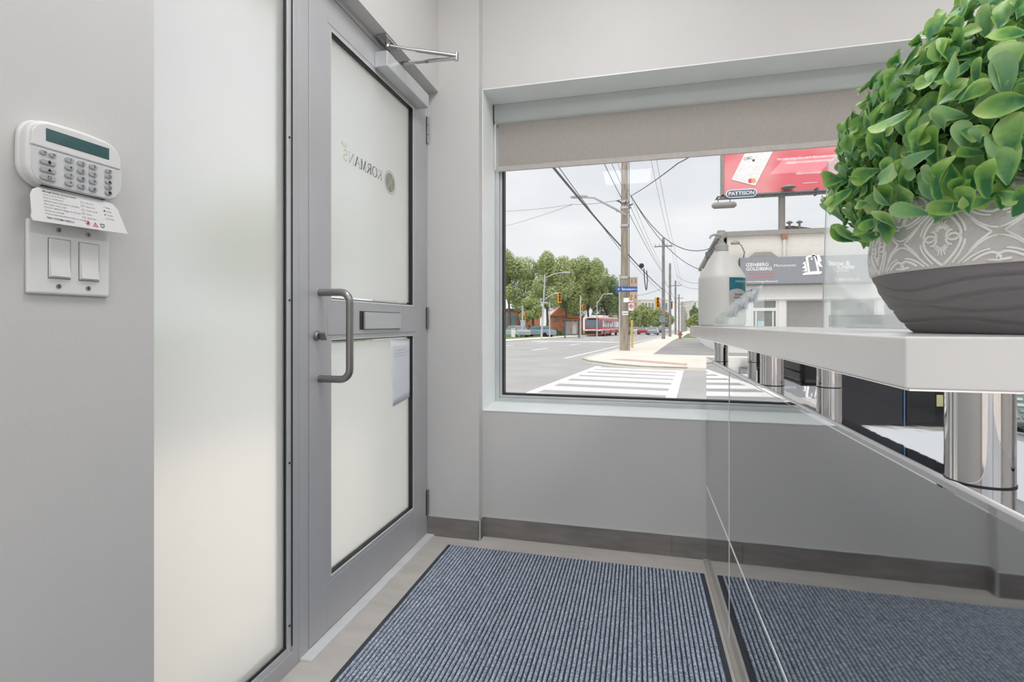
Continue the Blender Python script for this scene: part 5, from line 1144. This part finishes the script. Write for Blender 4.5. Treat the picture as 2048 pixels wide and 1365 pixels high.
def oval(x0, x1, z0, z1, y_, th, m_, nm, par):
    r_ = (z1 - z0) / 2; pts_ = [(x1 - r_ + r_ * sin(a), y_, (z0 + z1) / 2 + r_ * cos(a)) for a in [pi * i / 8 for i in range(9)]] + [(x0 + r_ - r_ * sin(a), y_, (z0 + z1) / 2 - r_ * cos(a)) for a in [pi * i / 8 for i in range(9)]]
    return MB().prism(pts_, (0, th, 0)).build(nm, m_, par)
oval(4.52, 6.06, 7.76, 8.20, YBB - .84, .05, ink_w, 'plate_border', pa); oval(4.57, 6.01, 7.81, 8.15, YBB - .86, .03, mat('plate_blue', (88, 104, 128), .5), 'plate_face', pa)
text('plate_lettering', 'PATTISON', (5.29, YBB - .866, 7.975), (1, 0, 0), (0, 0, 1), .275, ink_w, pa, 'CENTER', bold=.02)
X_b = lambda px: bbx0 + (px - 1443) * (6.2 / 216.5)
Z_b = lambda py, px=1443: bz0 + (387.5 - .053 * (px - 1443) - py) * .0296
yb_ = YBB - .012
text('poster_text', 'Introducing the card that automatically', (X_b(1596), yb_, Z_b(320, 1596)), (1, 0, 0), (0, 0, 1), .20, ink_w, bbd, 'CENTER', bold=.012)
text('poster_text', 'adapts to reward you more', (X_b(1596), yb_, Z_b(327.5, 1596)), (1, 0, 0), (0, 0, 1), .20, ink_w, bbd, 'CENTER', bold=.012)
text('poster_text', 'cibc.com/adapta', (X_b(1596), yb_, Z_b(348, 1596)), (1, 0, 0), (0, 0, 1), .20, ink_w, bbd, 'CENTER', bold=.012)
MB().box((X_b(1585), yb_ - .004, Z_b(367, 1596)), (X_b(1609), yb_, Z_b(366, 1596))).build('poster_rule', ink_w, bbd)
MB().prism([(X_b(a), yb_ - .01, Z_b(b, a)) for a, b in ((1461, 359), (1503, 371), (1532, 312), (1545, 287), (1497, 287), (1482, 316))], (0, .006, 0)).build('card_picture', mat('card_face', (244, 243, 243), .5), bbd)
dv = Vector((1, 0, .08)).normalized(); text('card_lettering', 'CIBC', (X_b(1482.5), yb_ - .014, Z_b(321, 1488)), dv, (.0, 0, 1), .2, ink_g, bbd, 'LEFT', bold=.01)
for px, rgb in ((1494.5, (236, 96, 84)), (1500, (246, 176, 110))):
    mb = MB(); c_ = Vector((X_b(px), yb_ - .014 - (px > 1499) * .002, Z_b(361.5, px))); mb.prism([c_ + Vector((.115 * cos(2*pi*i/20), 0, .125 * sin(2*pi*i/20))) for i in range(20)], (0, .002, 0)); mb.build('card_circle', mat('circle_%d' % rgb[1], rgb, .5), bbd)
mb = MB(); c_ = Vector((X_b(1500), yb_ - .014, Z_b(324, 1500))); mb.prism([c_ + Vector((.07 * cos(2*pi*i/12), 0, .07 * sin(2*pi*i/12))) for i in range(12)], (0, .002, 0)); mb.build('card_dot', cable_m, bbd)
